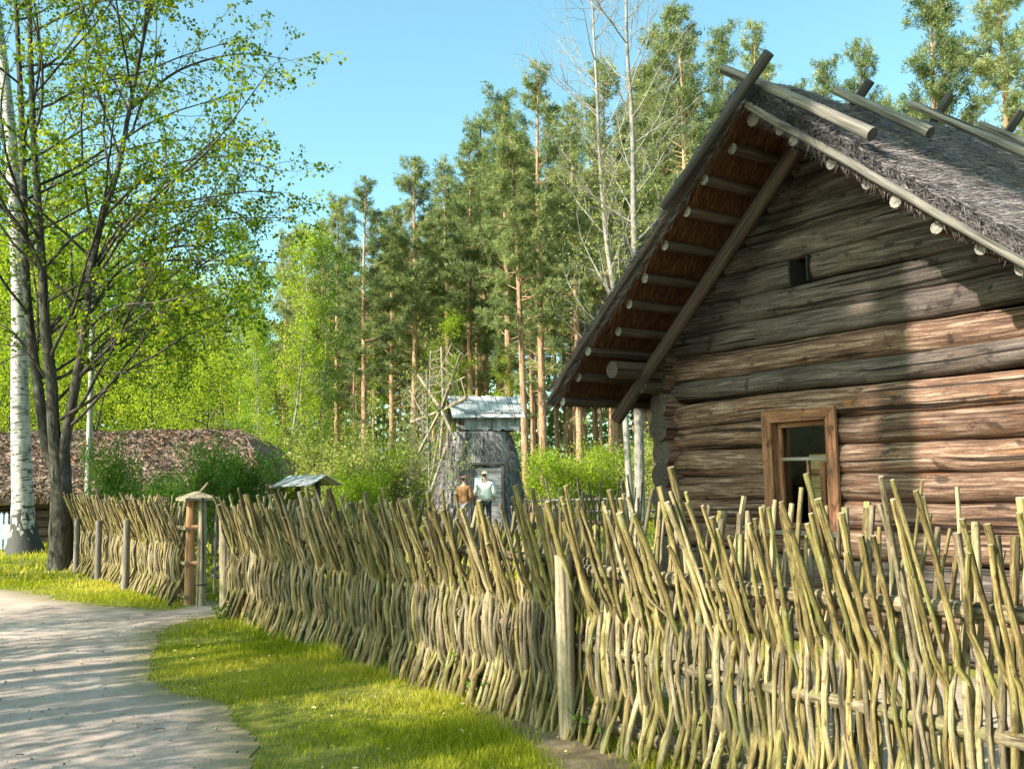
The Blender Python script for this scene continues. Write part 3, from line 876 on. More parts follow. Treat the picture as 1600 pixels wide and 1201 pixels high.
def wattle(root, A, B, spacing, n2, hfun, rfun, near=100, mats=('stick', 'stick_pale', 'stick_grey'), amp=1.0, lean=0.02, spans=None):
    """A is the far end; B the end nearest the camera"""
    A = np.array(A[:2]); B = np.array(B[:2]); d = B - A; ln = np.linalg.norm(d); d /= ln
    s = 0.0; L = []
    q = 0
    while s < ln:
        L.append((s, 'A' if q % 2 == 0 else 'B')); q += 1
        s += spacing(s, ln) * (0.75 + 0.5 * rng.random())
    L = L[::-1]
    mats_ = [M[x] for x in mats]
    far = MB(); nfar = 0
    for i, (s, kd) in enumerate(L):
        base = A + d * s
        dist = np.linalg.norm(base)
        ns, seg = (9, 26) if dist < 6 else ((7, 18) if dist < 8.5 else (5, 12))
        h = hfun(s, ln, kd); r = rfun(s, ln)
        u = rng.random()
        if kd == 'A': mi = 0 if u < 0.72 else (1 if u < 0.9 else 2)
        else: mi = 2 if u < 0.5 else (0 if u < 0.8 else 1)
        if i < near:
            m = MB(); fence_stick(m, base, n2, d, kd, h, r, ns, seg, -lean, amp, capmi=1)
            m.build('stick', [mats_[mi], M['cut']], root)
        else:
            fence_stick(far, base, n2, d, kd, h, r, ns, seg, -lean, amp, capmi=3, mi=mi); nfar += 1
    if nfar:
        o = far.build('stick', mats_ + [M['cut']], root)
        tag(o, kind='stuff')


def rail(root, A, B, z, r, off=0.0, n2=(0, 0), mat='stick_pale', name='rail'):
    A = np.array(A[:2]); B = np.array(B[:2]); ln = np.linalg.norm(B - A)
    n = max(4, int(ln / 0.15)); s = np.linspace(0, 1, n)
    xy = A + (B - A) * s[:, None] + np.array(n2) * off
    pts = np.concatenate([xy, (z + 0.015 * fbm(s * ln, s * 0, int(rng.integers(9999)), 3, 1.5))[:, None]], 1)
    m = MB(); tube(m, pts, r * (1.1 - 0.25 * s) * (1 + 0.04 * fbm(s * ln, s * 0, 3, 3, 5)), 10, rough=0.01, val=rng.random(), capmi=1)
    return m.build(name, [M[mat], M['cut']], root)


def post(root, p, h, r, mat='post', n=10, lean=(0, 0), square=False, name='post', z0=-0.05):
    pts = np.array([[p[0], p[1], z0], [p[0] + lean[0] * 0.5, p[1] + lean[1] * 0.5, h * 0.5], [p[0] + lean[0], p[1] + lean[1], h]])
    pts = smooth_path(pts, 12)
    m = MB()
    if square: sweep(m, pts, rect(r * 2, r * 1.9, r * 0.35), 1 + 0.02 * rng.normal(size=12), up=(-0.35, -0.94, 0), rough=0.015, val=rng.random(), capmi=1)
    else: tube(m, pts, r * np.linspace(1.05, 0.92, 12), n, rough=0.02, val=rng.random(), capmi=1)
    return m.build(name, [M[mat], M['cut']], root)


p905 = np.array(G(908, 1150)[:2]); p344 = np.array(G(352, 958)[:2])
fdir = p905 - p344; flen = np.linalg.norm(fdir); fdir /= flen          # towards the camera
fn = np.array([-fdir[1], fdir[0]])
if fn @ (-p905) < 0: fn = -fn
if fn[0] > 0: fn = -fn                                                # towards the road, left
FEND = p905 + fdir * 4.2
near_f = empty('wattle_fence', (p344[0], p344[1], 0), 0, 'long near fence of woven upright sticks, from the gate past the log house', 'fence')
INV = lambda q: np.array(q[:2]) - p344
def rel(root, p): return np.array([p[0] - root.location.x, p[1] - root.location.y])
Ltot = flen + 4.2
def hA(s, ln, kd):
    h = 1.335 + 0.07 * rng.normal() + (0.06 if kd == 'A' else 0.0) + (0.045 if s > flen - 0.6 else 0)
    if rng.random() < 0.10: h -= 0.12
    if rng.random() < 0.03: h += 0.06
    return h
wattle(near_f, rel(near_f, p344) + fdir * 0.16, rel(near_f, FEND), lambda s, ln: 0.0245 if s < flen - 0.9 else 0.0235, fn,
       hA, lambda s, ln: (0.0170 if s < flen - 1 else 0.0150) * np.clip(1 + 0.17 * rng.normal(), 0.65, 1.3) if True else 0, near=100)
A_ = rel(near_f, p344); B_ = rel(near_f, FEND)
for z, r in ((0.12, 0.033), (0.55, 0.033), (1.03, 0.036)):
    rail(near_f, A_, A_ + fdir * (flen * 0.52), z, r, 0.0, fn, 'stick_grey')
    rail(near_f, A_ + fdir * flen * 0.48, A_ + fdir * (flen * 1.02), z + 0.045, r, -0.02, fn, 'stick_grey')
    rail(near_f, A_ + fdir * (flen * 0.985), B_, z, r * 1.08, 0.0, fn, 'stick_grey')
for px, py, h, r, sq in ((349, 958, 1.30, 0.055, True), (415, 972, 1.36, 0.062, True), (592, 1028, 1.12, 0.065, False), (907, 1150, 1.12, 0.05, True)):
    p = np.array(G(px, py)[:2]) + fn * (0.10 if px > 360 else -0.02)
    post(near_f, rel(near_f, p), h, r, 'post', square=sq, lean=(-0.03 * rng.random(), 0))
p = FEND - fdir * 1.0 - fn * 0.1
post(near_f, rel(near_f, p), 1.15, 0.07, 'post', square=True)

# ---- fence beyond the gate
gL = np.array(G(290, 946)[:2]); fEnd = np.array(G(118, 888)[:2])
far_f = empty('wattle_fence', (fEnd[0], fEnd[1], 0), 0, 'fence of woven sticks between the dark forked tree and the capped gate posts', 'fence')
fd2 = gL - fEnd; l2 = np.linalg.norm(fd2); fd2 /= l2
fn2 = np.array([-fd2[1], fd2[0]]); fn2 = fn2 if fn2[0] < 0 else -fn2
wattle(far_f, (0, 0), rel(far_f, gL) - fd2 * 0.12, lambda s, ln: 0.0265, fn2,
       lambda s, ln, kd: 1.34 + 0.07 * rng.normal() + (0.05 if kd == 'A' else 0), lambda s, ln: 0.0165 * (1 + 0.22 * rng.normal()), near=100, amp=1.1)
for z in (0.12, 0.55, 1.03):
    rail(far_f, (0, 0), rel(far_f, gL), z, 0.034, 0, fn2, 'stick_pale')
for px, py, h, mt in ((213, 921, 1.08, 'pole_grey'), (168, 906, 1.02, 'pole_grey'), (133, 893, 1.0, 'pole_grey')):
    p = np.array(G(px, py)[:2]) + fn2 * 0.16
    post(far_f, rel(far_f, p), h, 0.055, mt)

# ---- gate posts with a little board cap
gp = np.array(G(305, 944)[:2])
gate_posts = empty('gate_post', (gp[0], gp[1], 0), 0, 'pair of stout reddish gate posts under one small board cap beside the open gap', 'gate post')
q1 = np.array(G(295, 944)[:2]) - gp; q2 = np.array(G(314, 946)[:2]) - gp
post(gate_posts, q1, 1.38, 0.066, 'post_red', n=12, name='post', lean=(0.01, 0))
post(gate_posts, q2, 1.38, 0.062, 'post', n=12, name='post', lean=(0.0, 0))
mt = M['post_red']
m = MB()
cz = 1.385; cw = 0.24; cc = (q1 + q2) / 2
ang = math.atan2(fdir[1], fdir[0])
def rot2(v): return np.array([v[0] * math.cos(ang) - v[1] * math.sin(ang), v[0] * math.sin(ang) + v[1] * math.cos(ang)])
pts_ = []
for (ux, uy, uz) in ((-1, -1, 0), (1, -1, 0), (1, 1, 0), (-1, 1, 0), (-1, -1, 0.035), (1, -1, 0.035), (1, 1, 0.035), (-1, 1, 0.035), (-0.45, 0, 0.12), (0.45, 0, 0.12)):
    r2 = rot2((ux * cw, uy * cw * 0.9)); pts_.append((cc[0] + r2[0], cc[1] + r2[1], cz + uz))
m.add(pts_, [np.array([[3, 2, 1, 0], [0, 1, 5, 4], [1, 2, 6, 5], [2, 3, 7, 6], [3, 0, 4, 7], [4, 5, 9, 8], [6, 7, 8, 9]]), np.array([[5, 6, 9], [7, 4, 8]])])
cap = m.build('cap', M['post'], gate_posts, smooth=False)
m = MB(); tube(m, [(cc[0] + 0.02, cc[1], cz + 0.08), (cc[0] + 0.09, cc[1] + 0.02, cz + 0.16), (cc[0] + 0.15, cc[1] + 0.02, cz + 0.235)], [0.028, 0.024, 0.02], 7)
m.build('peg', M['stick_grey'], cap)
for z in (0.28, 0.9):
    m = MB(); tube(m, [(q2[0] + 0.069 * math.cos(a), q2[1] + 0.069 * math.sin(a), z) for a in np.linspace(0, 2 * math.pi, 14)], 0.009, 5, cap=False)
    if z < 0.5: m.build('band', M['iron'], gate_posts)
for z in (0.55, 1.03):
    m = MB(); tube(m, [(q1[0] - 0.08, q1[1] + 0.02, z), (q2[0] + 0.04, q2[1] + 0.03, z)], 0.03, 8); m.build('crosspiece', M['post_red'], gate_posts)

# ---- gate: open lattice leaf seen between the posts
g0 = np.array(G(322, 944)[:2]); g1 = np.array(G(347, 952)[:2])
gate = empty('garden_gate', (g0[0], g0[1], 0), 0, 'open garden gate of thin upright slats between capped gate posts and fence', 'gate')
gdir = g1 - g0; glen = np.linalg.norm(gdir)
ga = np.array([0.0, 0.0]) + np.array([0.05, 0.05]); 
gv = np.array([0.62, 0.30])
for z in (0.36, 1.12):
    m = MB(); tube(m, [(ga[0], ga[1], z), (ga[0] + gv[0] * 1.2, ga[1] + gv[1] * 1.2, z)], 0.032, 8, val=0.3); m.build('rail', M['pole_grey'], gate)
m = MB(); tube(m, [(ga[0], ga[1], 0.42), (ga[0] + gv[0] * 1.2, ga[1] + gv[1] * 1.2, 1.06)], 0.028, 8); m.build('brace', M['pole_grey'], gate)
m = MB(); tube(m, [(ga[0], ga[1], 0.78), (ga[0] + gv[0] * 1.2, ga[1] + gv[1] * 1.2, 0.80)], 0.022, 8); m.build('rail', M['pole_dark'], gate)
for i, f in enumerate((0.12, 0.42, 0.75, 1.05)):
    c = ga + gv * f + np.array([-0.03, -0.05])
    m = MB(); beam(m, (c[0], c[1], 0.14), (c[0] + 0.01, c[1], 1.42 if i % 2 else 1.28), 0.032, 0.022, up=(0.5, -0.8, 0), c=0.008, seg=5, rough=0.01, val=0.4)
    m.build('slat', M['post'], gate)

# ---- inner wattle fence behind the near one
iA = np.array([0.05, 12.3]); iB = np.array([1.55, 11.2])
inner = empty('wattle_fence', (iA[0], iA[1], 0), 0, 'short inner fence of thin grey sticks at the house corner behind the long fence', 'fence')
di = (iB - iA) / np.linalg.norm(iB - iA); ni = np.array([di[1], -di[0]]); ni = ni if ni[1] < 0 else -ni
wattle(inner, (0, 0), rel(inner, iB), lambda s, ln: 0.036, ni, lambda s, ln, kd: 1.25 + 0.30 * s / ln + 0.10 * rng.normal(), lambda s, ln: 0.013 * (1 + 0.3 * rng.normal()), near=90, mats=('stick_grey', 'stick_pale', 'stick_grey'), amp=0.8)
for z in (0.55, 1.05): rail(inner, (0, 0), rel(inner, iB), z, 0.035, 0, ni, 'post_red')

# ---- rail fence far in the yard
rf = empty('rail_fence', (0.2, 30, 0), 0, 'low rail fence of thin poles before the bright bushes right of the windmill', 'fence')
for x in np.arange(-0.5, 6.6, 1.4):
    post(rf, (x + 0.2, 0), 0.98, 0.05, 'pole_grey', n=8)
for z in (0.5, 0.88):
    m = MB(); tube(m, [(-0.6, -0.07, z), (3, -0.07, z + 0.03), (6.5, -0.07, z)], 0.04, 8); m.build('rail', M['pole_grey'], rf)

# ================================================================ grass
def grass():
    mb = MB()
    def blades(n, xr, yr, h, w, dens=None, yexp=1.0, lo=0.0):
        x = xr[0] + (xr[1] - xr[0]) * rng.random(n); y = yr[0] + (yr[1] - yr[0]) * rng.random(n) ** yexp
        # inside view wedge plus margin
        ok = (np.abs(x) < 0.62 * y + 1.5)
        dp = poly_sd(x, y, PATH) + 0.13 * fbm(x, y, 5, 4, 2.2)
        dy = poly_sd(x, y, YARD) + 0.12 * fbm(x, y, 9, 4, 2.2)
        ds = poly_sd(x, y, SOIL) + 0.07 * fbm(x, y, 14, 4, 2.2)
        pr = np.exp(-np.maximum(dp, 0) / 0.07) * np.exp(-np.maximum(dy, 0) / 0.10) * np.exp(-np.maximum(ds, 0) / 0.06)
        pr *= np.clip(0.35 - dp / 0.9, 0.2, 1)
        cl = fbm(x, y, 41, 4, 2.4)
        pr *= np.clip(0.75 + 0.6 * cl, 0.25, 1)
        ok &= rng.random(n) < pr
        # not inside the house
        lx = (x - HC[0]) * HA[0] + (y - HC[1]) * HA[1]; ly = (x - HC[0]) * HB[0] + (y - HC[1]) * HB[1]
        ok &= ~((lx > -0.1) & (lx < 4.5) & (ly > -0.1) & (ly < 7.2))
        x, y, cl = x[ok], y[ok], cl[ok]; n = len(x)
        # distance to fence line: longer grass there
        fs = np.abs((x - p905[0]) * fn[0] + (y - p905[1]) * fn[1])
        hh = h * (0.5 + 0.8 * rng.random(n)) * (1 + 1.5 * np.exp(-fs / 0.2)) * (1 + 0.25 * cl)
        D = np.stack([0.45 * rng.normal(size=n), 0.45 * rng.normal(size=n), np.ones(n)], -1)
        v = 0.42 + 0.34 * fbm(x, y, 77, 4, 1.6) + 0.2 * rng.normal(size=n)
        hh = hh * np.clip(1 + 0.5 * fbm(x, y, 78, 3, 5.0), 0.4, 2)
        strands(mb, np.stack([x, y, np.zeros(n)], -1), D, hh, w * (0.7 + 0.6 * rng.random(n)), np.clip(v, 0, 1))
    blades(380000, (-6.0, 2.0), (3.2, 9.5), 0.042, 0.0055)
    blades(150000, (-10, 6), (8.5, 16), 0.055, 0.011)
    blades(100000, (-24, 14), (15, 34), 0.09, 0.03)
    blades(50000, (-40, 24), (30, 52), 0.16, 0.07)
    o = mb.build('grass', M['grass'], smooth=False)
    tag(o, 'short green and yellow grass covering the verge and the yard', 'grass', kind='stuff')
grass()

# ================================================================ trees
def wander(p, d, ln, n, curl=0.12, trop=0.0, droop=0.0):
    p = np.array(p, float); d = norm(d); pts = [p.copy()]; st = ln / n
    for i in range(n):
        d = norm(d + curl * rng.normal(size=3) + np.array([0, 0, trop * (1 - i / n) - droop * i / n]))
        p = p + d * st; pts.append(p.copy())
    return np.array(pts)


def branchy(mb, pts, r0, r1, levels, par, tips, depth=0):
    """tube along pts and side branches; par: list of dicts per level"""
    n = len(pts)
    rr = np.linspace(r0, r1, n)
    ns = [10, 6, 4, 3, 3][min(depth, 4)]
    tube(mb, pts, rr, ns, cap=False, val=0.3)
    if depth >= levels:
        tips.append(pts); return
    q = par[depth]
    seglen = np.concatenate([[0], np.cumsum(np.linalg.norm(np.diff(pts, axis=0), axis=1))]); L = seglen[-1]
    for k in range(q['n']):
        f = q['from'] + (1 - q['from']) * (k + rng.random()) / q['n']
        s = f * L; i = min(n - 2, int(np.searchsorted(seglen, s)) - 1); i = max(0, i)
        u = (s - seglen[i]) / max(1e-6, seglen[i + 1] - seglen[i])
        p = pts[i] + (pts[i + 1] - pts[i]) * u; ax = norm(pts[i + 1] - pts[i])
        side = norm(np.cross(ax, rng.normal(size=3)))
        if 'bias' in q: side = norm(side + np.array(q['bias']))
        a = math.radians(q['ang'] + 10 * rng.normal())
        d = norm(ax * math.cos(a) + side * math.sin(a))
        ln = q['len'] * (1 - q.get('fall', 0.5) * f) * (0.75 + 0.5 * rng.random())
        m_ = max(3, int(q.get('seg', 7)))
        bp = wander(p, d, ln, m_, q.get('curl', 0.12), q.get('trop', 0.05), q.get('droop', 0.0))
        rb = min(rr[i] * 0.6, q['r'] * (1 - 0.5 * f))
        branchy(mb, bp, rb, rb * 0.3, levels, par, tips, depth + 1)
    if q.get('lead', True): tips.append(pts[-max(2, n // 5):])


def leaf_on(mb, tips, per, ln, wd, spread, vbase=0.5, vvar=0.15, droop=0.3, mi=0, clump=True):
    P_, V_ = [], []
    for t in tips:
        k = per if isinstance(per, int) else int(rng.poisson(per))
        if k <= 0: continue
        f = rng.random(k) ** 0.7 * (len(t) - 1); i = np.minimum(f.astype(int), len(t) - 2); u = (f - i)[:, None]
        pos = t[i] + (t[i + 1] - t[i]) * u + spread * rng.normal(size=(k, 3))
        P_.append(pos); V_.append(np.full(k, vbase + vvar * rng.normal() if clump else vbase) + 0.1 * rng.normal(size=k))
    P_ = np.concatenate(P_); V_ = np.clip(np.concatenate(V_), 0, 1)
    D = rand_dirs(len(P_)); D[:, 2] -= droop; D /= np.linalg.norm(D, axis=1, keepdims=True)
    leaves(mb, P_, ln * (0.7 + 0.6 * rng.random(len(P_))), wd * (0.7 + 0.6 * rng.random(len(P_))), D, V_, mi)


# ---- the dark forked maple by the road
def to3(px, py, Y): return np.array(P(px, py, Y))
Ym = G(95, 889).y
maple = empty('maple_tree', (G(95, 889).x, Ym, 0), 0, 'big dark-barked tree with three forking stems and fresh small leaves beside the road', 'tree')
mo = np.array([maple.location.x, maple.location.y, 0])
wood_mb = MB(); tips = []
base = np.array([[0, 0, -0.1], [0, 0, 0.15], [-0.02, 0, 0.7], [-0.03, 0, 1.5], [-0.06, 0, 2.35]])
tube(wood_mb, smooth_path(base, 16), np.interp(np.linspace(0, 1, 16), [0, 0.1, 0.35, 0.75, 1], [0.36, 0.27, 0.225, 0.20, 0.15]), 14, cap=False, rough=0.02, val=0.3)
stems = [([(91, 800), (88, 745), (72, 690), (60, 610), (48, 520), (40, 420), (36, 250), (30, 105), (24, 0), (10, -160), (0, -330)], 0.135, 0.1),
         ([(93, 800), (91, 745), (84, 670), (80, 590), (72, 520), (66, 420), (58, 300), (51, 175), (46, 0), (50, -180), (60, -380)], 0.145, -0.3),
         ([(95, 800), (96, 745), (100, 700), (116, 612), (132, 520), (143, 420), (160, 340), (185, 262), (208, 140), (236, 0), (262, -160)], 0.125, -0.2)]
par = [dict(n=24, **{'from': 0.10}, ang=54, len=5.0, fall=0.35, r=0.040, seg=11, curl=0.085, trop=0.05, droop=0.07),
       dict(n=10, **{'from': 0.18}, ang=42, len=1.6, fall=0.4, r=0.014, seg=6, curl=0.12, trop=0.02, droop=0.05),
       dict(n=4, **{'from': 0.2}, ang=40, len=0.55, fall=0.3, r=0.006, seg=4, curl=0.15, droop=0.05)]
for pix, r, dy in stems:
    pts = np.array([to3(x, y, Ym + dy * i * 0.25) for i, (x, y) in enumerate(pix)]) - mo
    pts = smooth_path(pts, 40)
    branchy(wood_mb, pts, r, 0.02, 3, [dict(par[0], bias=(0.55 if pix[-1][0] > 100 else 0.25, -0.1, 0))] + par[1:], tips)
for pix in ([(150, 420), (190, 360), (250, 300), (330, 230), (430, 98)], [(142, 450), (220, 385), (330, 345), (466, 340)], [(135, 500), (190, 420), (280, 385), (350, 400), (400, 470)],
            [(118, 600), (170, 530), (240, 515), (300, 545), (335, 590)], [(165, 335), (240, 270), (340, 245), (440, 268)], [(205, 170), (280, 110), (370, 85), (448, 92)],
            [(78, 600), (20, 520), (-60, 480)], [(70, 520), (120, 470), (190, 460), (260, 430)], [(130, 520), (180, 480), (260, 470), (345, 440)], [(60, 430), (130, 360), (230, 340), (330, 320), (400, 350)],
            [(66, 420), (10, 330), (-60, 300)], [(150, 410), (210, 330), (290, 330), (380, 300)]):
    dy = 1.6 * rng.normal()
    pts = smooth_path(np.array([to3(x, y, Ym + dy * i * 0.4) for i, (x, y) in enumerate(pix)]) - mo, 16)
    branchy(wood_mb, pts, 0.036, 0.007, 3, [par[0], dict(par[1], n=16), par[2]], tips, depth=1)
wood_mb.build('trunk', M['bark'], maple)
lm = MB()
keep = [t for t in tips]
leaf_on(lm, keep, 9.0, 0.078, 0.064, 0.045, 0.5, 0.25, 0.7)
lm.build('crown', M['leaf_maple'], maple, smooth=False)
print('maple tips', len(tips))

# ---- big birch left
Yb = G(38, 864).y
birch = empty('birch_tree', (G(38, 864).x, Yb, 0), 0, 'thick white-barked birch with black marks at the left edge behind the dark forked tree', 'tree')
bo = np.array([birch.location.x, Yb, 0])
pts = np.array([[0, 0, -0.2], [0, 0, 0.1]] + [list(to3(x, y, Yb) - bo) for x, y in ((36, 800), (33, 700), (31, 600), (31, 500), (28, 400), (23, 300), (10, 150), (-8, 0), (-26, -150))])
pts = smooth_path(pts, 50); zz = pts[:, 2]
rr = np.interp(zz, [-0.2, 0.1, 0.5, 1.2, 4, 9, 16, 22], [0.60, 0.44, 0.31, 0.25, 0.205, 0.165, 0.10, 0.03])
bm = MB(); 
sweep(bm, pts, circle(16), rr, cap=False, rough=0.01)
bm.val[-1] = np.repeat(np.clip(1.0 - zz / 1.5, 0, 1), 16)
bw = MB(); bt = []
trunk_tail = pts[20:]
tmp = MB()
branchy(tmp, trunk_tail, 0.02, 0.015, 3, [dict(n=26, **{'from': 0.05}, ang=50, len=3.2, fall=0.5, r=0.035, seg=8, trop=0.08, droop=0.12, curl=0.1),
        dict(n=8, **{'from': 0.2}, ang=45, len=1.1, r=0.010, seg=5, droop=0.15), dict(n=4, **{'from': 0.1}, ang=40, len=0.6, r=0.005, seg=4, droop=0.3)], bt)
bm.build('trunk', M['birch_bark'], birch)
tmp.build('branch', M['bark'], birch)
lm = MB(); leaf_on(lm, bt, 7.0, 0.075, 0.06, 0.07, 0.6, 0.2, 0.5)
lm.build('crown', M['leaf_green'], birch, smooth=False)

# ---- pines
def make_pine(name, H, seed, crown_from=0.45, spread=2.4, tr=0.20, leanv=0.0):
    global rng
    old = rng; rng = np.random.default_rng(seed)
    root = empty(name)
    tm = MB()
    n = 18; s = np.linspace(0, 1, n)
    pts = np.stack([0.25 * fbm(s * 3, s * 0, seed, 2, 1.0) * s + leanv * s, 0.25 * fbm(s * 3, s * 0, seed + 9, 2, 1.0) * s, s * H], -1)
    rr = tr * (1.12 - 1.0 * s ** 1.2) + 0.015; rr[0] *= 1.25
    tube(tm, pts, rr, 9, cap=False, rough=0.015, val=0.4)
    bm = MB(); nm = MB(); C_, V_, A_ = [], [], []
    nb = 105
    for k in range(nb):
        f = crown_from - 0.12 + (1 - crown_from + 0.11) * ((k + rng.random()) / nb) ** 0.9
        if f > 0.992: f = 0.99
        dead = f < crown_from
        z = f * H
        p = np.array([np.interp(z, pts[:, 2], pts[:, 0]), np.interp(z, pts[:, 2], pts[:, 1]), z])
        az = rng.random() * 6.283
        u = (f - crown_from) / (1 - crown_from)
        if dead: ln = 0.8 + 0.8 * rng.random()
        else: ln = spread * (0.35 + 0.65 * math.sin(min(1, 0.25 + u * 1.0) * math.pi * 0.82) ** 0.8) * (0.6 + 0.6 * rng.random()) * (1.05 - 0.62 * u ** 1.6)
        el = 0.05 + 0.75 * max(0, u) + 0.15 * rng.normal()
        d = np.array([math.cos(az) * math.cos(el), math.sin(az) * math.cos(el), math.sin(el)])
        bp = wander(p, d, ln, 6, 0.13, 0.10)
        rb = 0.012 + 0.018 * (1 - max(0, u)) * (ln / spread)
        tube(bm, bp, np.linspace(rb * 1.4, rb * 0.4, 7), 4, cap=False, val=rng.random())
        if dead and rng.random() < 0.85: continue
        nt = max(7, int(ln * 8.5))
        for j in range(nt):
            g = 0.30 + 0.70 * rng.random() ** 0.7
            i = min(5, int(g * 6)); c = bp[i] + (bp[i + 1] - bp[i]) * (g * 6 - i)
            off = rng.normal(size=3) * np.array([0.20, 0.20, 0.09]) * (0.6 + 0.5 * g)
            c2 = c + off + np.array([0, 0, 0.05])
            if rng.random() < 0.35: tube(bm, [c, c2], [0.008, 0.004], 3, cap=False)
            C_.append(c2); V_.append(0.5 + 0.2 * rng.normal()); A_.append(norm(d + 0.7 * rng.normal(size=3) + np.array([0, 0, 0.35])))
    C_ = np.array(C_); A_ = np.array(A_); V_ = np.array(V_)
    per = 22
    c = np.repeat(C_, per, 0); a = np.repeat(A_, per, 0)
    D = a * 0.75 + rand_dirs(len(c)); D /= np.linalg.norm(D, axis=1, keepdims=True)
    v = np.clip(np.repeat(V_, per) + 0.10 * rng.normal(size=len(c)), 0, 1)
    leaves(nm, c + rng.normal(size=c.shape) * 0.07, 0.18 + 0.16 * rng.random(len(c)), 0.030 + 0.018 * rng.random(len(c)), D, v)
    tm.build('trunk', M['pine_bark'], root)
    bm.build('branch', M['pine_bark'], root)
    nm.build('crown', M['needles'], root, smooth=False)
    rng = old
    return root


pines = [make_pine('pine_tree', 24, 100, 0.36, 3.3), make_pine('pine_tree', 24, 201, 0.44, 2.9, leanv=0.5), make_pine('pine_tree', 24, 302, 0.46, 3.3, leanv=-0.4),
         make_pine('pine_tree', 24, 403, 0.30, 3.5), make_pine('pine_tree', 24, 504, 0.52, 2.6, tr=0.14)]
used_p = [False] * 5
def put_tree(protos, used, k, px, ytop, Y, label, group, cat, sxy=None, rz=None):
    H = 24.0
    X = P(px, 700, Y).x
    top = P(px, ytop, Y).z
    s = top / H
    o = protos[k] if not used[k] else copy_tree(protos[k])
    used[k] = True
    o.location = (X, Y, 0)
    s2 = sxy if sxy else max(0.7, min(1.25, s)) * (0.9 + 0.2 * rng.random())
    o.scale = (s2, s2, s)
    o.rotation_euler = (0, 0, rng.random() * 6.28 if rz is None else rz)
    tag(o, label, cat, group)
    return o


FP = [  # px, top y, depth, proto, label
    (850, 118, 46, 0, 'tall bushy pine with a broad crown just left of the bare trees'),
    (822, 210, 43, 2, 'tall straight pine with a thick pale orange trunk right behind the windmill roof'),
    (795, 150, 52, 3, 'full-crowned pine between the windmill sails and the tallest pine left of the bare trees'),
    (735, 225, 55, 1, 'leaning orange-trunked pine rising behind the windmill sails'),
    (700, 262, 60, 3, 'bushy pine directly above the windmill sails'),
    (645, 255, 52, 2, 'pine with a dark pointed top and clear sky beside its crown'),
    (612, 330, 56, 1, 'slim leaning pine between two dark-topped pines'),
    (570, 292, 50, 0, 'pine with a dark pointed top above the round pale bush'),
    (527, 312, 58, 3, 'bluish-topped pine at the left end of the main row of pines'),
    (505, 352, 66, 4, 'smaller pine beside the light green birches'),
    (470, 362, 84, 0, 'right one of two small distant dark pines above the green birches'),
    (445, 368, 88, 3, 'left one of two small distant dark pines above the green birches'),
    (760, 190, 64, 0, 'pine whose crown fills the slope of the skyline above the windmill'),
    (905, 170, 50, 3, 'wide pine standing behind the left bare tree'),
    (958, 110, 56, 0, 'pine between the two bare trees'),
    (1010, 120, 60, 2, 'pine standing behind the right bare tree'),
    (1088, 12, 44, 1, 'very tall pine between the bare trees and the roof peak'),
    (1050, 60, 52, 0, 'tall pine just left of the very tall one near the roof peak'),
    (1152, 52, 66, 3, 'pine with a narrow top left of the crossed poles on the roof peak'),
    (1205, 55, 74, 0, 'slender pine top right behind the crossed poles on the roof peak'),
    (1318, 102, 74, 3, 'low pine top seen above the roof ridge, left of the second crossed poles'),
    (1378, 80, 66, 0, 'pine top seen above the roof ridge beside the second crossed poles'),
    (1425, 190, 70, 4, 'small pine top low behind the roof ridge between two pairs of crossed poles'),
    (1482, -20, 36, 2, 'large open-crowned pine rising above the roof ridge near the right edge'),
    (1610, -40, 34, 3, 'large dark pine cut off by the right edge above the roof'),
    (1560, 170, 60, 0, 'pine low behind the roof ridge at the right'),
    (1265, 140, 80, 3, 'faint pine top behind the thatch next to the roof peak'),
]
for px, yt, Y, k, lab in FP:
    put_tree(pines, used_p, k, px, yt, Y, lab, 'pines of the forest edge', 'pine tree')
# crowd of pines deeper in the wood
sk_x = [-200, 0, 200, 380, 440, 500, 560, 640, 720, 800, 860, 960, 1060, 1150, 1300, 1500, 1800]
sk_y = [330, 330, 340, 390, 400, 360, 330, 300, 260, 190, 150, 150, 90, 90, 150, 150, 150]
cnt = 0
while cnt < 150:
    Y = 58 + 62 * rng.random() ** 0.8
    px = -250 + 1500 * rng.random() if rng.random() < 0.75 else 400 + 650 * rng.random()
    yt = np.interp(px, sk_x, sk_y) + 40 + 150 * rng.random()
    k = int(rng.choice([1, 2, 4, 4, 4]))
    if px > 400: lab = 'slender pine among many deep in the wood behind the windmill'
    else: lab = 'slender pine among many in the wood beyond the thatched barn'
    put_tree(pines, used_p, k, px, yt, Y, lab, 'pines deep in the wood' if px > 400 else 'pines beyond the barn', 'pine tree')
    cnt += 1


# ---- broadleaf prototypes (height 10 units)
def make_leafy(name, H, seed, leafm, barkm, tr, b1, b2, per, lsz, spread=0.1, base_from=0.2, levels=2, multi=1, v=0.5, vv=0.18, b3=None, droop=0.2, curl=0.05):
    global rng
    old = rng; rng = np.random.default_rng(seed)
    root = empty(name); wm = MB(); tips = []
    for q in range(multi):
        az = q / multi * 6.283 + rng.random()
        tilt = 0.0 if multi == 1 else 0.35 + 0.35 * rng.random()
        d = np.array([math.cos(az) * tilt, math.sin(az) * tilt, 1])
        pts = wander((0.04 * math.cos(az), 0.04 * math.sin(az), -0.05), d, H * (1 if multi == 1 else 0.8 + 0.3 * rng.random()), 14, curl, 0.04)
        p_ = [dict(b1), dict(b2)] + ([dict(b3)] if b3 else [])
        branchy(wm, pts, tr, tr * 0.12, levels, p_, tips)
    wm.build('trunk', barkm, root)
    lm = MB(); leaf_on(lm, tips, per, lsz, lsz * 0.72, spread, v, vv, droop)
    lm.build('crown', leafm, root, smooth=False)
    rng = old
    return root


F_ = 'from'
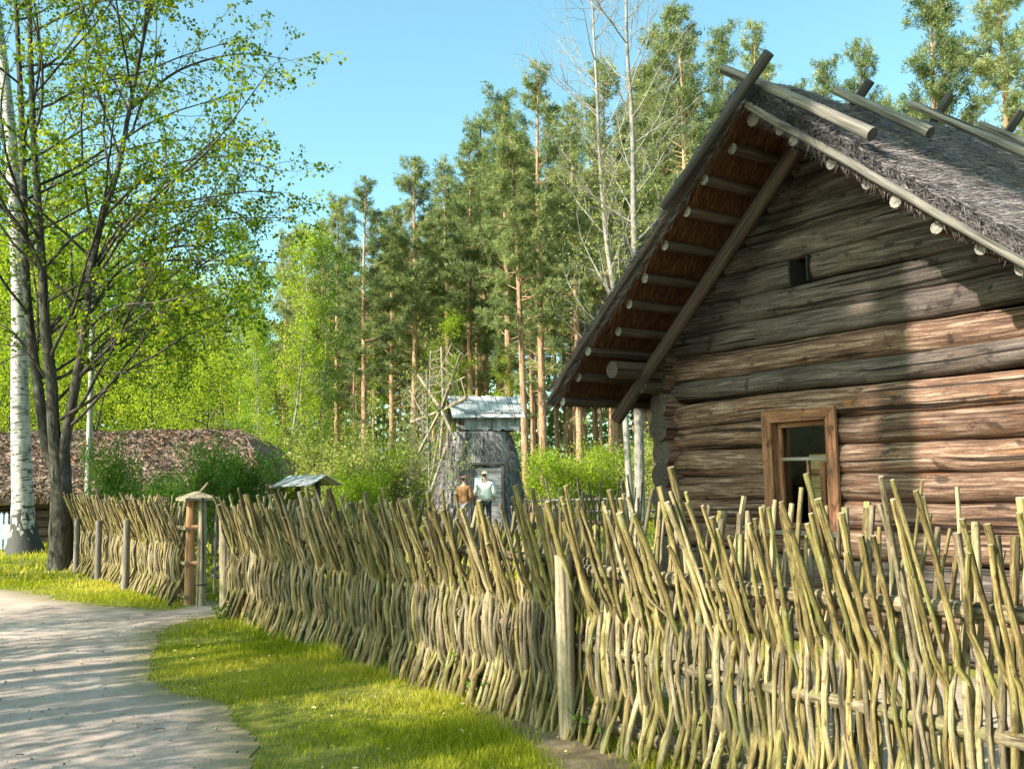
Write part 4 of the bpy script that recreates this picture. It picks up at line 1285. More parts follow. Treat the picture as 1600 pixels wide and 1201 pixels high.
# slim young birches (light green)
yb = [make_leafy('young_birch', 12, 31 + i, M['leaf_green' if i == 0 else 'leaf_light'], M['bark_grey'], 0.075, {'n': 34, F_: 0.14, 'ang': 42, 'len': 2.3, 'fall': 0.62, 'r': 0.018, 'seg': 6, 'trop': 0.1, 'droop': 0.05},
                 {'n': 7, F_: 0.2, 'ang': 42, 'len': 0.8, 'fall': 0.4, 'r': 0.007, 'seg': 4, 'droop': 0.15}, 26.0, 0.095, 0.16) for i in range(2)]
for px, yt, Y, k, lab in ((402, 385, 32, 0, 'slim light green birch left of a taller twin, in front of the pines'), (440, 372, 33, 1, 'slim light green birch with sunlit top above the small shingled roof'),
                          (478, 400, 34, 0, 'slim light green birch at the right end of the young birch group'), (380, 440, 38, 1, 'shorter light green birch behind the end of the thatched barn'), (425, 520, 30, 1, 'low thin-stemmed birch right beside the end of the thatched barn')):
    o = yb[k] if 'label' not in yb[k] else copy_tree(yb[k])
    s = P(px, yt, Y).z / 12
    o.location = (P(px, 700, Y).x, Y, 0); o.scale = (s * 0.95, s * 0.95, s); o.rotation_euler = (0, 0, rng.random() * 6)
    tag(o, lab, 'birch tree', 'slim light green birches')

# broad bright leafy trees behind the barn
bl = [make_leafy('leafy_tree', 10, 61 + i, M['leaf_light'], M['bark'], 0.12, {'n': 30, F_: 0.15, 'ang': 58, 'len': 3.8, 'fall': 0.45, 'r': 0.04, 'seg': 7, 'trop': 0.06},
                 {'n': 9, F_: 0.15, 'ang': 45, 'len': 1.4, 'fall': 0.3, 'r': 0.012, 'seg': 5}, 22.0, 0.13, 0.26, v=0.55) for i in range(3)]
BL = [(60, 400, 48, 'bright leafy tree glowing behind the white birch trunk'), (190, 420, 50, 'bright leafy tree above the barn ridge right of the forked dark tree'),
      (285, 470, 52, 'bright leafy tree above the middle of the barn ridge'), (345, 455, 46, 'bright leafy tree above the right end of the barn ridge'),
      (-40, 420, 46, 'bright leafy tree cut off by the left edge'), (130, 520, 44, 'low bright leafy tree seen between the forked stems'), (240, 560, 43, 'low bright leafy tree just over the barn ridge'),
      (0, 560, 42, 'low bright leafy tree left of the birch trunk'), (320, 580, 42, 'lowest bright leafy tree over the barn ridge near its right end'),
      (20, 250, 60, 'tall bright leafy tree high behind the stems at the far left'), (120, 330, 62, 'tall bright leafy tree high behind the forked stems'), (230, 380, 66, 'tall bright leafy tree behind the long branches of the forked tree')]
for i, (px, yt, Y, lab) in enumerate(BL):
    k = i % 3
    o = bl[k] if 'label' not in bl[k] else copy_tree(bl[k])
    s = P(px, yt, Y).z / 10
    o.location = (P(px, 700, Y).x, Y, 0); o.scale = (max(s, 0.75) * 0.9, max(s, 0.75) * 0.9, s); o.rotation_euler = (0, 0, rng.random() * 6)
    tag(o, lab, 'tree', 'bright leafy trees behind the barn')

# shrubs
def shrub_proto(seed, mat, per=26.0, lsz=0.07, multi=9, v=0.5, H=1.9):
    return make_leafy('shrub', H, seed, mat, M['bark_grey'], 0.022, {'n': 12, F_: 0.12, 'ang': 42, 'len': 0.95, 'fall': 0.3, 'r': 0.009, 'seg': 5, 'trop': 0.05},
                      {'n': 5, F_: 0.2, 'ang': 40, 'len': 0.45, 'fall': 0.3, 'r': 0.005, 'seg': 3}, per, lsz, 0.10, multi=multi, v=v, curl=0.1)
SP = {'pale': shrub_proto(81, M['leaf_pale'], 16), 'green': shrub_proto(82, M['leaf_green'], 16, v=0.4), 'light': shrub_proto(83, M['leaf_light'], 15), 'thin': shrub_proto(84, M['leaf_pale'], 5.0, 0.06)}
SU = shrub_proto(88, M['leaf_light'], 34, 0.036)
SH = [(512, 688, 27, 'pale', 1.15, 'round pale green bush right behind the small shingled roof'),
      (612, 650, 33, 'thin', 0.9, 'loose pale bush with bare twigs left of the windmill sails'),
      (645, 700, 34, 'thin', 0.9, 'low loose bush at the left foot of the windmill'),
      (585, 700, 33, 'light', 1.1, 'light green bush between the round pale bush and the loose one'),
      (560, 738, 24, 'light', 0.9, 'low light green bush just over the fence right of the small shingled roof'),
      (870, 706, 35, 'light', 1.2, 'bright bush right beside the windmill wall'), (925, 712, 37, 'pale', 1.15, 'bright bush halfway between windmill and log house'),
      (975, 700, 34, 'light', 1.1, 'bright bush left of the grey trunk near the house corner'), (1030, 690, 32, 'pale', 1.1, 'bright bush right of the grey trunk at the house corner'),
      (335, 702, 21, 'green', 1.15, 'dark green bush covering the right end of the thatched barn roof'), (385, 715, 22, 'green', 1.1, 'dark green bush at the corner of the thatched barn'),
      (222, 744, 19, 'green', 1.1, 'low dark green bush under the barn eaves'), (172, 700, 20, 'green', 0.7, 'thin green bush behind the grey pole'),
      (270, 752, 18.5, 'green', 1.0, 'low green bush just over the fence under the barn roof'), (420, 735, 26, 'green', 1.0, 'green bush left of the small shingled roof')]
for px, yt, Y, kd, w, lab in SH:
    pr = SP[kd]; o = pr if 'label' not in pr else copy_tree(pr)
    s = P(px, yt, Y).z / 2.2
    o.location = (P(px, 745, Y).x, Y, 0); q_ = 0.55 if kd == 'green' else 0.8; o.scale = (s * w * q_, s * w * q_, s); o.rotation_euler = (0, 0, rng.random() * 6)
    tag(o, lab, 'bush', 'bushes in the yard')
# undergrowth bushes under the pines
SU.location = (P(450, 745, 44).x, 44, 0); SU.scale = (2, 2, 1.4); tag(SU, 'bright undergrowth bush between the pine trunks', 'bush', 'undergrowth among the pines')
for i in range(34):
    Y = 40 + 40 * rng.random(); px = 400 + 680 * rng.random() if i > 8 else -100 + 500 * rng.random()
    kd = ['pale', 'light', 'light', 'thin'][int(rng.integers(4))]
    o = copy_tree(SU); s = 0.7 + 0.6 * rng.random()
    o.location = (P(px, 745, Y).x, Y, 0); o.scale = (s * 2.0, s * 2.0, s); o.rotation_euler = (0, 0, rng.random() * 6)
    tag(o, 'bright undergrowth bush between the pine trunks', 'bush', 'undergrowth among the pines')
# young deciduous saplings among the pines
for i in range(6):
    Y = 42 + 34 * rng.random(); px = 460 + 620 * rng.random()
    o = copy_tree(yb[1]); yt = 470 + 120 * rng.random(); s = P(px, yt, Y).z / 12
    o.location = (P(px, 745, Y).x, Y, 0); o.scale = (s * 1.2, s * 1.2, s); o.rotation_euler = (0, 0, rng.random() * 6)
    tag(o, 'slender bright sapling growing between the pine trunks', 'tree', 'saplings among the pines')

# far wood behind everything: nobody could count it
def far_wood():
    mb = MB(); n = 60000
    x = -170 + 270 * rng.random(n); y = 112 + 30 * rng.random(n)
    hz = 17 + 2.5 * fbm(x, y, 91, 3, 0.25)
    z = hz * rng.random(n) ** 0.85
    keep = fbm(x * 0.6, z * 0.9 + y, 93, 3, 0.9) > -0.55
    p = np.stack([x, y, z], -1)[keep]
    v = np.clip(0.45 + 0.25 * fbm(p[:, 0], p[:, 2], 95, 3, 0.6) + 0.1 * rng.normal(size=len(p)), 0, 1)
    leaves(mb, p, 0.9 + 0.7 * rng.random(len(p)), 0.55, None, v)
    tag(mb.build('distant_wood', M['needles'], smooth=False), 'far-off wood filling the gaps behind the pines', 'wood', kind='stuff')
far_wood()

# ---- two nearly bare alders in front of the pines
def bare_tree(px_base, Y, pix, r, seed, lab, nb=30, ln=3.0):
    global rng
    old = rng; rng = np.random.default_rng(seed)
    x0 = P(px_base, 745, Y).x
    root = empty('bare_tree', (x0, Y, 0), 0, lab, 'tree', 'nearly bare trees beside the house')
    o3 = np.array([x0, Y, 0])
    pts = np.array([[0, 0, -0.1], [0, 0, 0.5]] + [list(to3(x, y, Y) - o3) for x, y in pix]); pts = smooth_path(pts, 44)
    wm = MB(); tips = []
    branchy(wm, pts, r, 0.012, 3, [{'n': nb, F_: 0.22, 'ang': 50, 'len': ln, 'fall': 0.45, 'r': 0.026, 'seg': 9, 'trop': 0.10, 'curl': 0.09},
                                   {'n': 8, F_: 0.15, 'ang': 42, 'len': 1.15, 'fall': 0.4, 'r': 0.009, 'seg': 6, 'trop': 0.05, 'curl': 0.12},
                                   {'n': 4, F_: 0.15, 'ang': 38, 'len': 0.5, 'fall': 0.3, 'r': 0.005, 'seg': 4, 'curl': 0.15}], tips)
    wm.build('trunk', M['bark_grey'], root)
    lm = MB(); low = [t for t in tips if t[0][2] < 8.5]
    leaf_on(lm, low, 3.2, 0.055, 0.042, 0.04, 0.6, 0.15, 0.2)
    hi = [t for t in tips if t[0][2] >= 8.5]
    if hi: leaf_on(lm, hi, 0.5, 0.04, 0.03, 0.03, 0.6, 0.15, 0.2)
    lm.build('crown', M['leaf_pale'], root, smooth=False)
    rng = old


bare_tree(998, 19, [(998, 650), (997, 560), (993, 450), (990, 330), (988, 200), (980, 80), (978, -30), (975, -120)], 0.125, 5, 'nearly bare tree with the thicker grey trunk nearest the house corner', 34, 3.0)
bare_tree(985, 21, [(975, 620), (966, 500), (948, 380), (938, 260), (932, 130), (925, 0), (922, -110)], 0.09, 6, 'nearly bare slimmer tree curving up left of the thick grey trunk', 30, 3.0)
bare_tree(672, 25, [(668, 650), (667, 570)], 0.035, 7, 'thin bare sapling left of the windmill sails', 12, 1.2)

# ================================================================ windmill
WY = 31.0
wx = P(748, 745, WY).x
mill = empty('windmill', (wx, WY, 0), 0, 'small thatched post windmill with plank cap and open lattice sails beyond the fence', 'windmill')
def mill_body():
    mb = MB()
    nz, na = 26, 40
    z = np.linspace(0, 3.15, nz); a = np.arange(na) / na * 2 * math.pi
    Zg, Ag = np.meshgrid(z, a, indexing='ij')
    R = np.interp(Zg, [0, 1.0, 2.0, 2.6, 3.15], [1.68, 1.50, 1.27, 1.16, 1.05])
    e = 2.8
    k = (np.abs(np.cos(Ag)) ** e + np.abs(np.sin(Ag)) ** e) ** (-1 / e)
    # overhanging upper course
    lip = 0.10 * (Zg > 1.98)
    R = R * k * 0.94 + lip * np.clip((3.2 - Zg) / 1.2, 0, 1) + 0.02 * fbm(Ag * 3, Zg, 3, 3, 3)
    ca, sa = math.cos(0.35), math.sin(0.35)
    x = R * np.cos(Ag); y = R * np.sin(Ag)
    V = np.stack([x * ca - y * sa, x * sa + y * ca, Zg], -1)
    idx = np.arange(nz * na).reshape(nz, na)
    q = np.stack([idx[:-1], np.roll(idx[:-1], -1, 1), np.roll(idx[1:], -1, 1), idx[1:]], -1).reshape(-1, 4)
    tc = np.stack([np.cos(Ag) * 1.5, np.sin(Ag) * 1.5, Zg * 1.0], -1)
    mb.add(V, [q], tc, 0.4, 0)
    n = 9000
    aa = rng.random(n) * 6.283; z_ = 0.15 + 3.0 * rng.random(n)
    R_ = np.interp(z_, [0, 1.0, 2.0, 2.6, 3.15], [1.68, 1.50, 1.27, 1.16, 1.05])
    k_ = (np.abs(np.cos(aa)) ** e + np.abs(np.sin(aa)) ** e) ** (-1 / e)
    R_ = R_ * k_ * 0.94 + 0.10 * (z_ > 1.98) * np.clip((3.2 - z_) / 1.2, 0, 1)
    x = R_ * np.cos(aa); y = R_ * np.sin(aa)
    pos = np.stack([x * ca - y * sa, x * sa + y * ca, z_], -1)
    D = np.stack([pos[:, 0] * 0.35, pos[:, 1] * 0.35, -np.ones(n)], -1) + 0.2 * rng.normal(size=(n, 3))
    strands(mb, pos, D, 0.15 + 0.2 * rng.random(n), 0.02, rng.random(n), 1)
    return mb.build('thatched_body', [M['thatch_mill'], M['straw']], mill)
M['thatch_mill'] = wood('thatch_mill', [(0.28, (0.13, 0.12, 0.12)), (0.5, (0.27, 0.25, 0.24)), (0.72, (0.42, 0.38, 0.35))], grain=(1, 1, 0.12), gscale=14, crack=0.6, var=0.2, bump=1.0, bdist=0.05)
mill_body()
def mp(px, py, dy=0.0):
    v = P(px, py, WY + dy); return np.array([v.x - wx, v.y - WY, v.z])
# door in the near face
fy = -1.62
m = MB()
dx0, dx1 = mp(740, 760, -1.5)[0], mp(783, 760, -1.5)[0]
dpl = []
for i in range(9):
    zz = 0.14 + i * 0.215
    yy = -1.60 + 0.115 * zz
    beam(m, (dx0, yy, zz), (dx1, yy, zz), 0.03, 0.205, val=0.1 * i)
door = m.build('door', M['plank_grey'], mill, smooth=False)
m = MB()
for xx in (dx0 - 0.05, dx1 + 0.05):
    beam(m, (xx, -1.63, 0), (xx, -1.63 + 0.115 * 2.08, 2.08), 0.10, 0.12, up=(0, 1, 0))
beam(m, (dx0 - 0.15, -1.41, 2.10), (dx1 + 0.15, -1.41, 2.10), 0.16, 0.08)
m.build('door_frame', M['pole_dark'], mill, smooth=False)
m = MB(); c = mp(744, 750, -1.55)
beam(m, (dx0 + 0.02, -1.50, 1.33), (dx0 + 0.02, -1.475, 1.66), 0.02, 0.24, up=(1, 0, 0)) if False else beam(m, (dx0 + 0.14, -1.50, 1.36), (dx0 + 0.14, -1.46, 1.66), 0.26, 0.012, up=(0, 1, 0))
m.build('notice', M['white_paint'], door, smooth=False)
# plank cap
cap = empty('cap', (0, 0, 0)); cap.parent = mill
ax = norm(np.array([0.96, 0.22, 0])); ay = np.array([-ax[1], ax[0], 0])
cc0 = np.array([mp(762, 700)[0], -0.1, 0])
hl, hw = 0.90, 0.80
z0, z1 = mp(760, 674)[2], mp(760, 650)[2]
def cp(u, v, z): return cc0 + ax * u + ay * v + np.array([0, 0, z])
for sgn in (-1, 1):
    m = MB()
    for i in range(12):
        u = -hl + (i + 0.5) * 2 * hl / 12
        beam(m, cp(u, sgn * hw, z0 + 0.02 * rng.normal()), cp(u, sgn * hw, z1 + 0.08), 0.158, 0.03, up=ay, val=rng.random())
    m.build('side_boards', M['plank_grey'], cap, smooth=False)
m = MB()
for i in range(8):
    v = -hw + (i + 0.5) * 2 * hw / 8
    beam(m, cp(hl + 0.02, v, z0), cp(hl + 0.02, v, z1 + 0.5 * (1 - abs(v) / hw) + 0.05), 0.19, 0.03, up=ax, val=rng.random())
m.build('end_boards', M['plank_grey'], cap, smooth=False)
m = MB()
m.add([cp(-hl, -hw, z0 + 0.02), cp(hl, -hw, z0 + 0.02), cp(hl, hw, z0 + 0.02), cp(-hl, hw, z0 + 0.02)], [np.array([[0, 1, 2, 3]])])
m.add([cp(-hl + 0.45, -hw, z0), cp(-hl + 0.45, hw, z0), cp(-hl + 0.45, hw, z1), cp(-hl + 0.45, 0, z1 + 0.45), cp(-hl + 0.45, -hw, z1)], [np.array([[0, 1, 2, 3, 4]])])
m.build('cap_floor', M['dark'], cap, smooth=False)
zr = mp(760, 621)[2] + 0.02; ze = mp(760, 655)[2] - 0.02
m = MB()
for sgn in (-1, 1):
    for lay in range(3):
        f0, f1 = lay / 3, (lay + 1) / 3 + 0.03
        for i in range(15):
            u = -hl - 0.42 + (i + 0.5) * (2 * hl + 0.60) / 15
            a_ = cp(u, sgn * (hw + 0.12) * f0 if lay else sgn * 0.0, zr + (ze - zr) * f0 + 0.012 * rng.normal()); b_ = cp(u, sgn * (hw + 0.12) * f1, zr + (ze - zr) * f1 + 0.03)
            beam(m, a_, b_, 0.155, 0.03, up=norm(np.array([0, 0, 1.0]) + ay * sgn * 0.4), val=rng.random())
m.build('roof', M['shingle'], cap, smooth=False)
for i in (-0.55, 0.0, 0.55):
    m = MB(); beam(m, cp(i + 0.1, -hw - 0.2, ze - 0.03), cp(i + 0.1, hw + 0.2, ze - 0.03), 0.10, 0.08); m.build('tie_beam', M['pole_dark'], cap, smooth=False)
# sails
hub = np.array(mp(694, 640, -0.3)); 
Nn = norm(np.array([-0.84, -0.53, 0.10]))
Hh = norm(np.cross(Nn, (0, 0, 1))); Vv = norm(np.cross(Hh, Nn))
if Vv[2] < 0: Vv = -Vv
sails = empty('sails', (0, 0, 0)); sails.parent = mill
m = MB(); tube(m, [hub - Nn * 1.5, hub + Nn * 0.25], [0.13, 0.11], 10); m.build('shaft', M['pole_dark'], sails)
for i, adeg in enumerate((83, 38, -8, 128, 172, 218, 262, 308)):
    a = math.radians(adeg); d = Hh * math.cos(a) + Vv * math.sin(a); pz = -Hh * math.sin(a) + Vv * math.cos(a)
    R_ = 2.15 if i < 4 else 1.75
    m = MB(); o_ = Nn * (0.10 if i % 2 else 0.0)
    beam(m, hub + o_ - d * 0.2, hub + o_ + d * R_ + Nn * 0.15, 0.09, 0.075, up=Nn, seg=6, rough=0.01, val=rng.random())
    m.build('sail_arm', M['sail_wood'], sails)
    if i in (0, 3, 4, 1, 6):
        m = MB()
        for k in range(6):
            r_ = 0.65 + k * 0.29
            if r_ > R_: break
            p0 = hub + o_ + d * r_; p1 = p0 - pz * (0.66) + Nn * 0.22
            tube(m, [p0 + pz * 0.05, p1], 0.018, 5, val=rng.random())
        q0 = hub + o_ + d * 0.60 - pz * 0.66 + Nn * 0.22; q1 = hub + o_ + d * (R_ + 0.02) - pz * 0.66 + Nn * 0.22
        tube(m, [q0, q1], 0.024, 5)
        m.build('sail_lattice', M['sail_wood'], sails)
# long tail pole down to the ground
m = MB(); tube(m, [mp(700, 690, -1.0), mp(672, 770, -1.8)], [0.05, 0.05], 7); m.build('tail_pole', M['sail_wood'], mill)

# ================================================================ people
M['skin'] = plain('skin', (0.50, 0.30, 0.22), 0.6, var=0.05)
M['jacket_brown'] = plain('jacket_brown', (0.30, 0.145, 0.065), 0.8, var=0.12)
M['jacket_white'] = plain('jacket_white', (0.78, 0.80, 0.78), 0.8, var=0.04)
M['cap_red'] = plain('cap_red', (0.34, 0.13, 0.10), 0.8)
M['hat_cream'] = plain('hat_cream', (0.62, 0.60, 0.42), 0.8)
M['trousers_grey'] = plain('trousers_grey', (0.30, 0.27, 0.30), 0.85)
M['trousers_dark'] = plain('trousers_dark', (0.05, 0.05, 0.055), 0.85)


def skin_mesh(name, joints, edges, mat, parent, root=0, sub=2):
    me = bpy.data.meshes.new(name)
    me.from_pydata([j[0] for j in joints], edges, [])
    o = bpy.data.objects.new(name, me); COL.objects.link(o); o.parent = parent
    md = o.modifiers.new('skin', 'SKIN')
    sv = me.skin_vertices[0].data if me.skin_vertices else None
    if sv is None:
        bm_ = bmesh.new(); bm_.from_mesh(me); bm_.verts.layers.skin.verify(); bm_.to_mesh(me); bm_.free(); sv = me.skin_vertices[0].data
    for i, j in enumerate(joints):
        sv[i].radius = j[1] if isinstance(j[1], tuple) else (j[1], j[1]); sv[i].use_root = (i == root)
    md.use_smooth_shade = True
    s = o.modifiers.new('subdiv', 'SUBSURF'); s.levels = sub; s.render_levels = sub
    me.materials.append(mat)
    return o
import bmesh


def person(loc, rz, H, label, jm, tm, hm, arms, hat='cap'):
    r = empty('person', loc, rz, label, 'person')
    k = H / 1.72
    J = [((0, 0, .95), (.155, .11)), ((0, .005, 1.10), (.14, .10)), ((0, .01, 1.28), (.165, .11)), ((0, .005, 1.42), (.12, .09)), ((0, -.005, 1.50), .055), ((0, -.01, 1.57), .07), ((0, -.005, 1.66), (.075, .092)),
         ((.10, 0, .90), .095), ((.11, .01, .50), .062), ((.115, .03, .09), .042), ((.12, -.13, .035), .035),
         ((-.10, 0, .90), .095), ((-.11, -.02, .50), .062), ((-.115, 0.0, .09), .042), ((-.12, -.16, .035), .035)]
    E = [(0, 1), (1, 2), (2, 3), (3, 4), (4, 5), (5, 6), (0, 7), (7, 8), (8, 9), (9, 10), (0, 11), (11, 12), (12, 13), (13, 14)]
    hands = []
    for sx, (el, wr) in zip((1, -1), arms):
        i = len(J)
        J += [((sx * .19, 0, 1.40), .052), (el, .042), (wr, .030)]
        E += [(3, i), (i, i + 1), (i + 1, i + 2)]
        w = np.array(wr); d = norm(w - np.array(el)); side = norm(np.cross(d, (0, 0, 1) if abs(d[2]) < 0.9 else (0, 1, 0)))
        palm = w + d * .06; J.append((tuple(palm), (.030, .018))); E.append((i + 2, i + 3)); pi = i + 3
        for q, (o_, l_) in enumerate(((-.028, .07), (-.010, .08), (.010, .078), (.028, .062))):
            a_ = palm + side * o_ + d * .03; b_ = a_ + d * l_ * .6 ; c_ = b_ + norm(d + np.array([0, -.6, -.2])) * l_ * .4
            n_ = len(J); J += [(tuple(a_), .010), (tuple(b_), .009), (tuple(c_), .008)]; E += [(pi, n_), (n_, n_ + 1), (n_ + 1, n_ + 2)]
        n_ = len(J); J += [(tuple(w + side * .04 + d * .04), .011), (tuple(w + side * .055 + d * .075), .009)]; E += [(pi, n_), (n_, n_ + 1)]
    sc = lambda p: tuple(np.array(p) * k)
    J = [(sc(p), (tuple(np.array(q) * k) if isinstance(q, tuple) else q * k)) for p, q in J]
    skin_mesh('body', J, E, M['skin'], r)
    # face features
    fm = MB()
    tube(fm, [(0, -.085 * k, 1.675 * k), (0, -.112 * k, 1.645 * k), (0, -.098 * k, 1.635 * k)], [.009, .014, .008], 6)
    for sx in (-1, 1):
        tube(fm, [(sx * .078 * k, 0, 1.69 * k), (sx * .09 * k, .01 * k, 1.665 * k), (sx * .078 * k, 0, 1.63 * k)], [.010, .014, .008], 6)
    fm.build('face', M['skin'], r)
    em = MB()
    for sx in (-1, 1): tube(em, [(sx * .022 * k, -.092 * k, 1.675 * k), (sx * .042 * k, -.086 * k, 1.675 * k)], .006, 6)
    tube(em, [(-.02 * k, -.092 * k, 1.605 * k), (.02 * k, -.092 * k, 1.605 * k)], .005, 6)
    em.build('eyes_and_mouth', M['dark'], r)
    # jacket
    J2 = [((0, 0, .88), (.185, .14)), ((0, .005, 1.05), (.185, .14)), ((0, .01, 1.26), (.20, .14)), ((0, .005, 1.41), (.15, .11)), ((0, 0, 1.50), (.075, .075))]
    E2 = [(0, 1), (1, 2), (2, 3), (3, 4)]
    for sx, (el, wr) in zip((1, -1), arms):
        i = len(J2); w = np.array(wr) * .97 + np.array(el) * .03
        J2 += [((sx * .20, 0, 1.39), .075), (el, .064), (tuple(w), .048)]; E2 += [(3, i), (i, i + 1), (i + 1, i + 2)]
    J2 = [(sc(p), (tuple(np.array(q) * k) if isinstance(q, tuple) else q * k)) for p, q in J2]
    skin_mesh('jacket', J2, E2, jm, r)
    J3 = [((0, 0, .93), (.165, .125)), ((.10, 0, .84), .105), ((.11, .01, .50), .078), ((.115, .03, .10), .062), ((-.10, 0, .84), .105), ((-.11, -.02, .50), .078), ((-.115, 0, .10), .062)]
    E3 = [(0, 1), (1, 2), (2, 3), (0, 4), (4, 5), (5, 6)]
    J3 = [(sc(p), (tuple(np.array(q) * k) if isinstance(q, tuple) else q * k)) for p, q in J3]
    skin_mesh('trousers', J3, E3, tm, r)
    for sx, yo in ((1, .03), (-1, 0)):
        s_ = MB(); sweep(s_, np.array([(sx * .118, yo + .06, .05), (sx * .118, yo - .02, .06), (sx * .12, yo - .12, .04), (sx * .12, yo - .2, .03)]) * k, circle(8, 1, .9), np.array([.045, .055, .045, .03]) * k)
        s_.build('shoe', M['trousers_dark'], r)
    h_ = MB()
    a = np.linspace(0, math.pi / 2, 6)
    prof_r = np.cos(a); prof_z = np.sin(a)
    V = []
    for ra, za in zip(prof_r, prof_z):
        for t in np.arange(14) / 14 * 6.283: V.append((.094 * k * ra * math.cos(t), (-.005 + .108 * ra * math.sin(t)) * k, (1.685 + .085 * za) * k))
    idx = np.arange(6 * 14).reshape(6, 14)
    h_.add(V, [np.stack([idx[:-1], np.roll(idx[:-1], -1, 1), np.roll(idx[1:], -1, 1), idx[1:]], -1).reshape(-1, 4)])
    if hat == 'cap':
        sweep(h_, np.array([(0, -.09, 1.70), (0, -.14, 1.695), (0, -.175, 1.685)]) * k, np.stack([np.cos(np.arange(10) / 10 * 6.283) * .075, np.sin(np.arange(10) / 10 * 6.283) * .008], -1) * k, [1, .95, .6], up=(0, 0, 1))
    else:
        tube(h_, [(0.10 * k * math.cos(t), (-.005 + .112 * math.sin(t)) * k, 1.69 * k) for t in np.linspace(0, 6.283, 16)], .014, 6, cap=False)
    h_.build('hat', hm, r)
    hr = MB()
    tube(hr, [(sx_ * .0, .075 * k, z * k) for sx_, z in ((0, 1.70), (0, 1.62))], [.075 * k, .05 * k], 10)
    hr.build('hair', M['dark'], r)
    return r


pY = 28.3
x1 = P(725, 745, pY).x; x2 = P(757, 745, pY).x
person((x1, pY, 0), math.radians(150), 1.68, 'person in a brown jacket and reddish cap standing before the windmill door', M['jacket_brown'], M['trousers_grey'], M['cap_red'],
       [((.27, .03, 1.13), (.20, -.14, .98)), ((-.27, .03, 1.13), (-.20, -.14, .98))])
person((x2, pY + 0.3, 0), math.radians(170), 1.80, 'person in a white jacket and pale knit hat facing the windmill door', M['jacket_white'], M['trousers_dark'], M['hat_cream'],
       [((.30, -.05, 1.17), (.32, -.26, 1.06)), ((-.28, .02, 1.14), (-.24, -.16, 1.02))], hat='knit')

# ================================================================ kiosk roof
KY = 20.5
kx = P(481, 745, KY).x
kio = empty('notice_shelter', (kx, KY, 0), math.radians(-32), 'small shingled gable roof on dark posts sticking up behind the fence', 'shelter')
def kz(py): return P(481, py, KY).z
zr_, ze_ = kz(743), kz(757)
m = MB()
for sgn in (-1, 1):
    for i in range(7):
        x = -0.48 + i * 0.16
        beam(m, (x, sgn * 0.004, zr_), (x, sgn * 0.52, ze_ - 0.02), 0.157, 0.025, up=(0, sgn * 0.3, 1), val=rng.random())
m.build('roof', M['shingle'], kio, smooth=False)
for x in (-0.3, 0.3):
    m = MB(); beam(m, (x, 0.0, -0.05), (x, 0.0, zr_ - 0.03), 0.09, 0.09, up=(0, 1, 0)); m.build('post', M['pole_dark'], kio, smooth=False)
m = MB(); beam(m, (-0.25, 0, 1.05), (0.25, 0, 1.05), 0.03, 0.45, up=(0, 0, 1)); m.build('board', M['plank_grey'], kio, smooth=False)

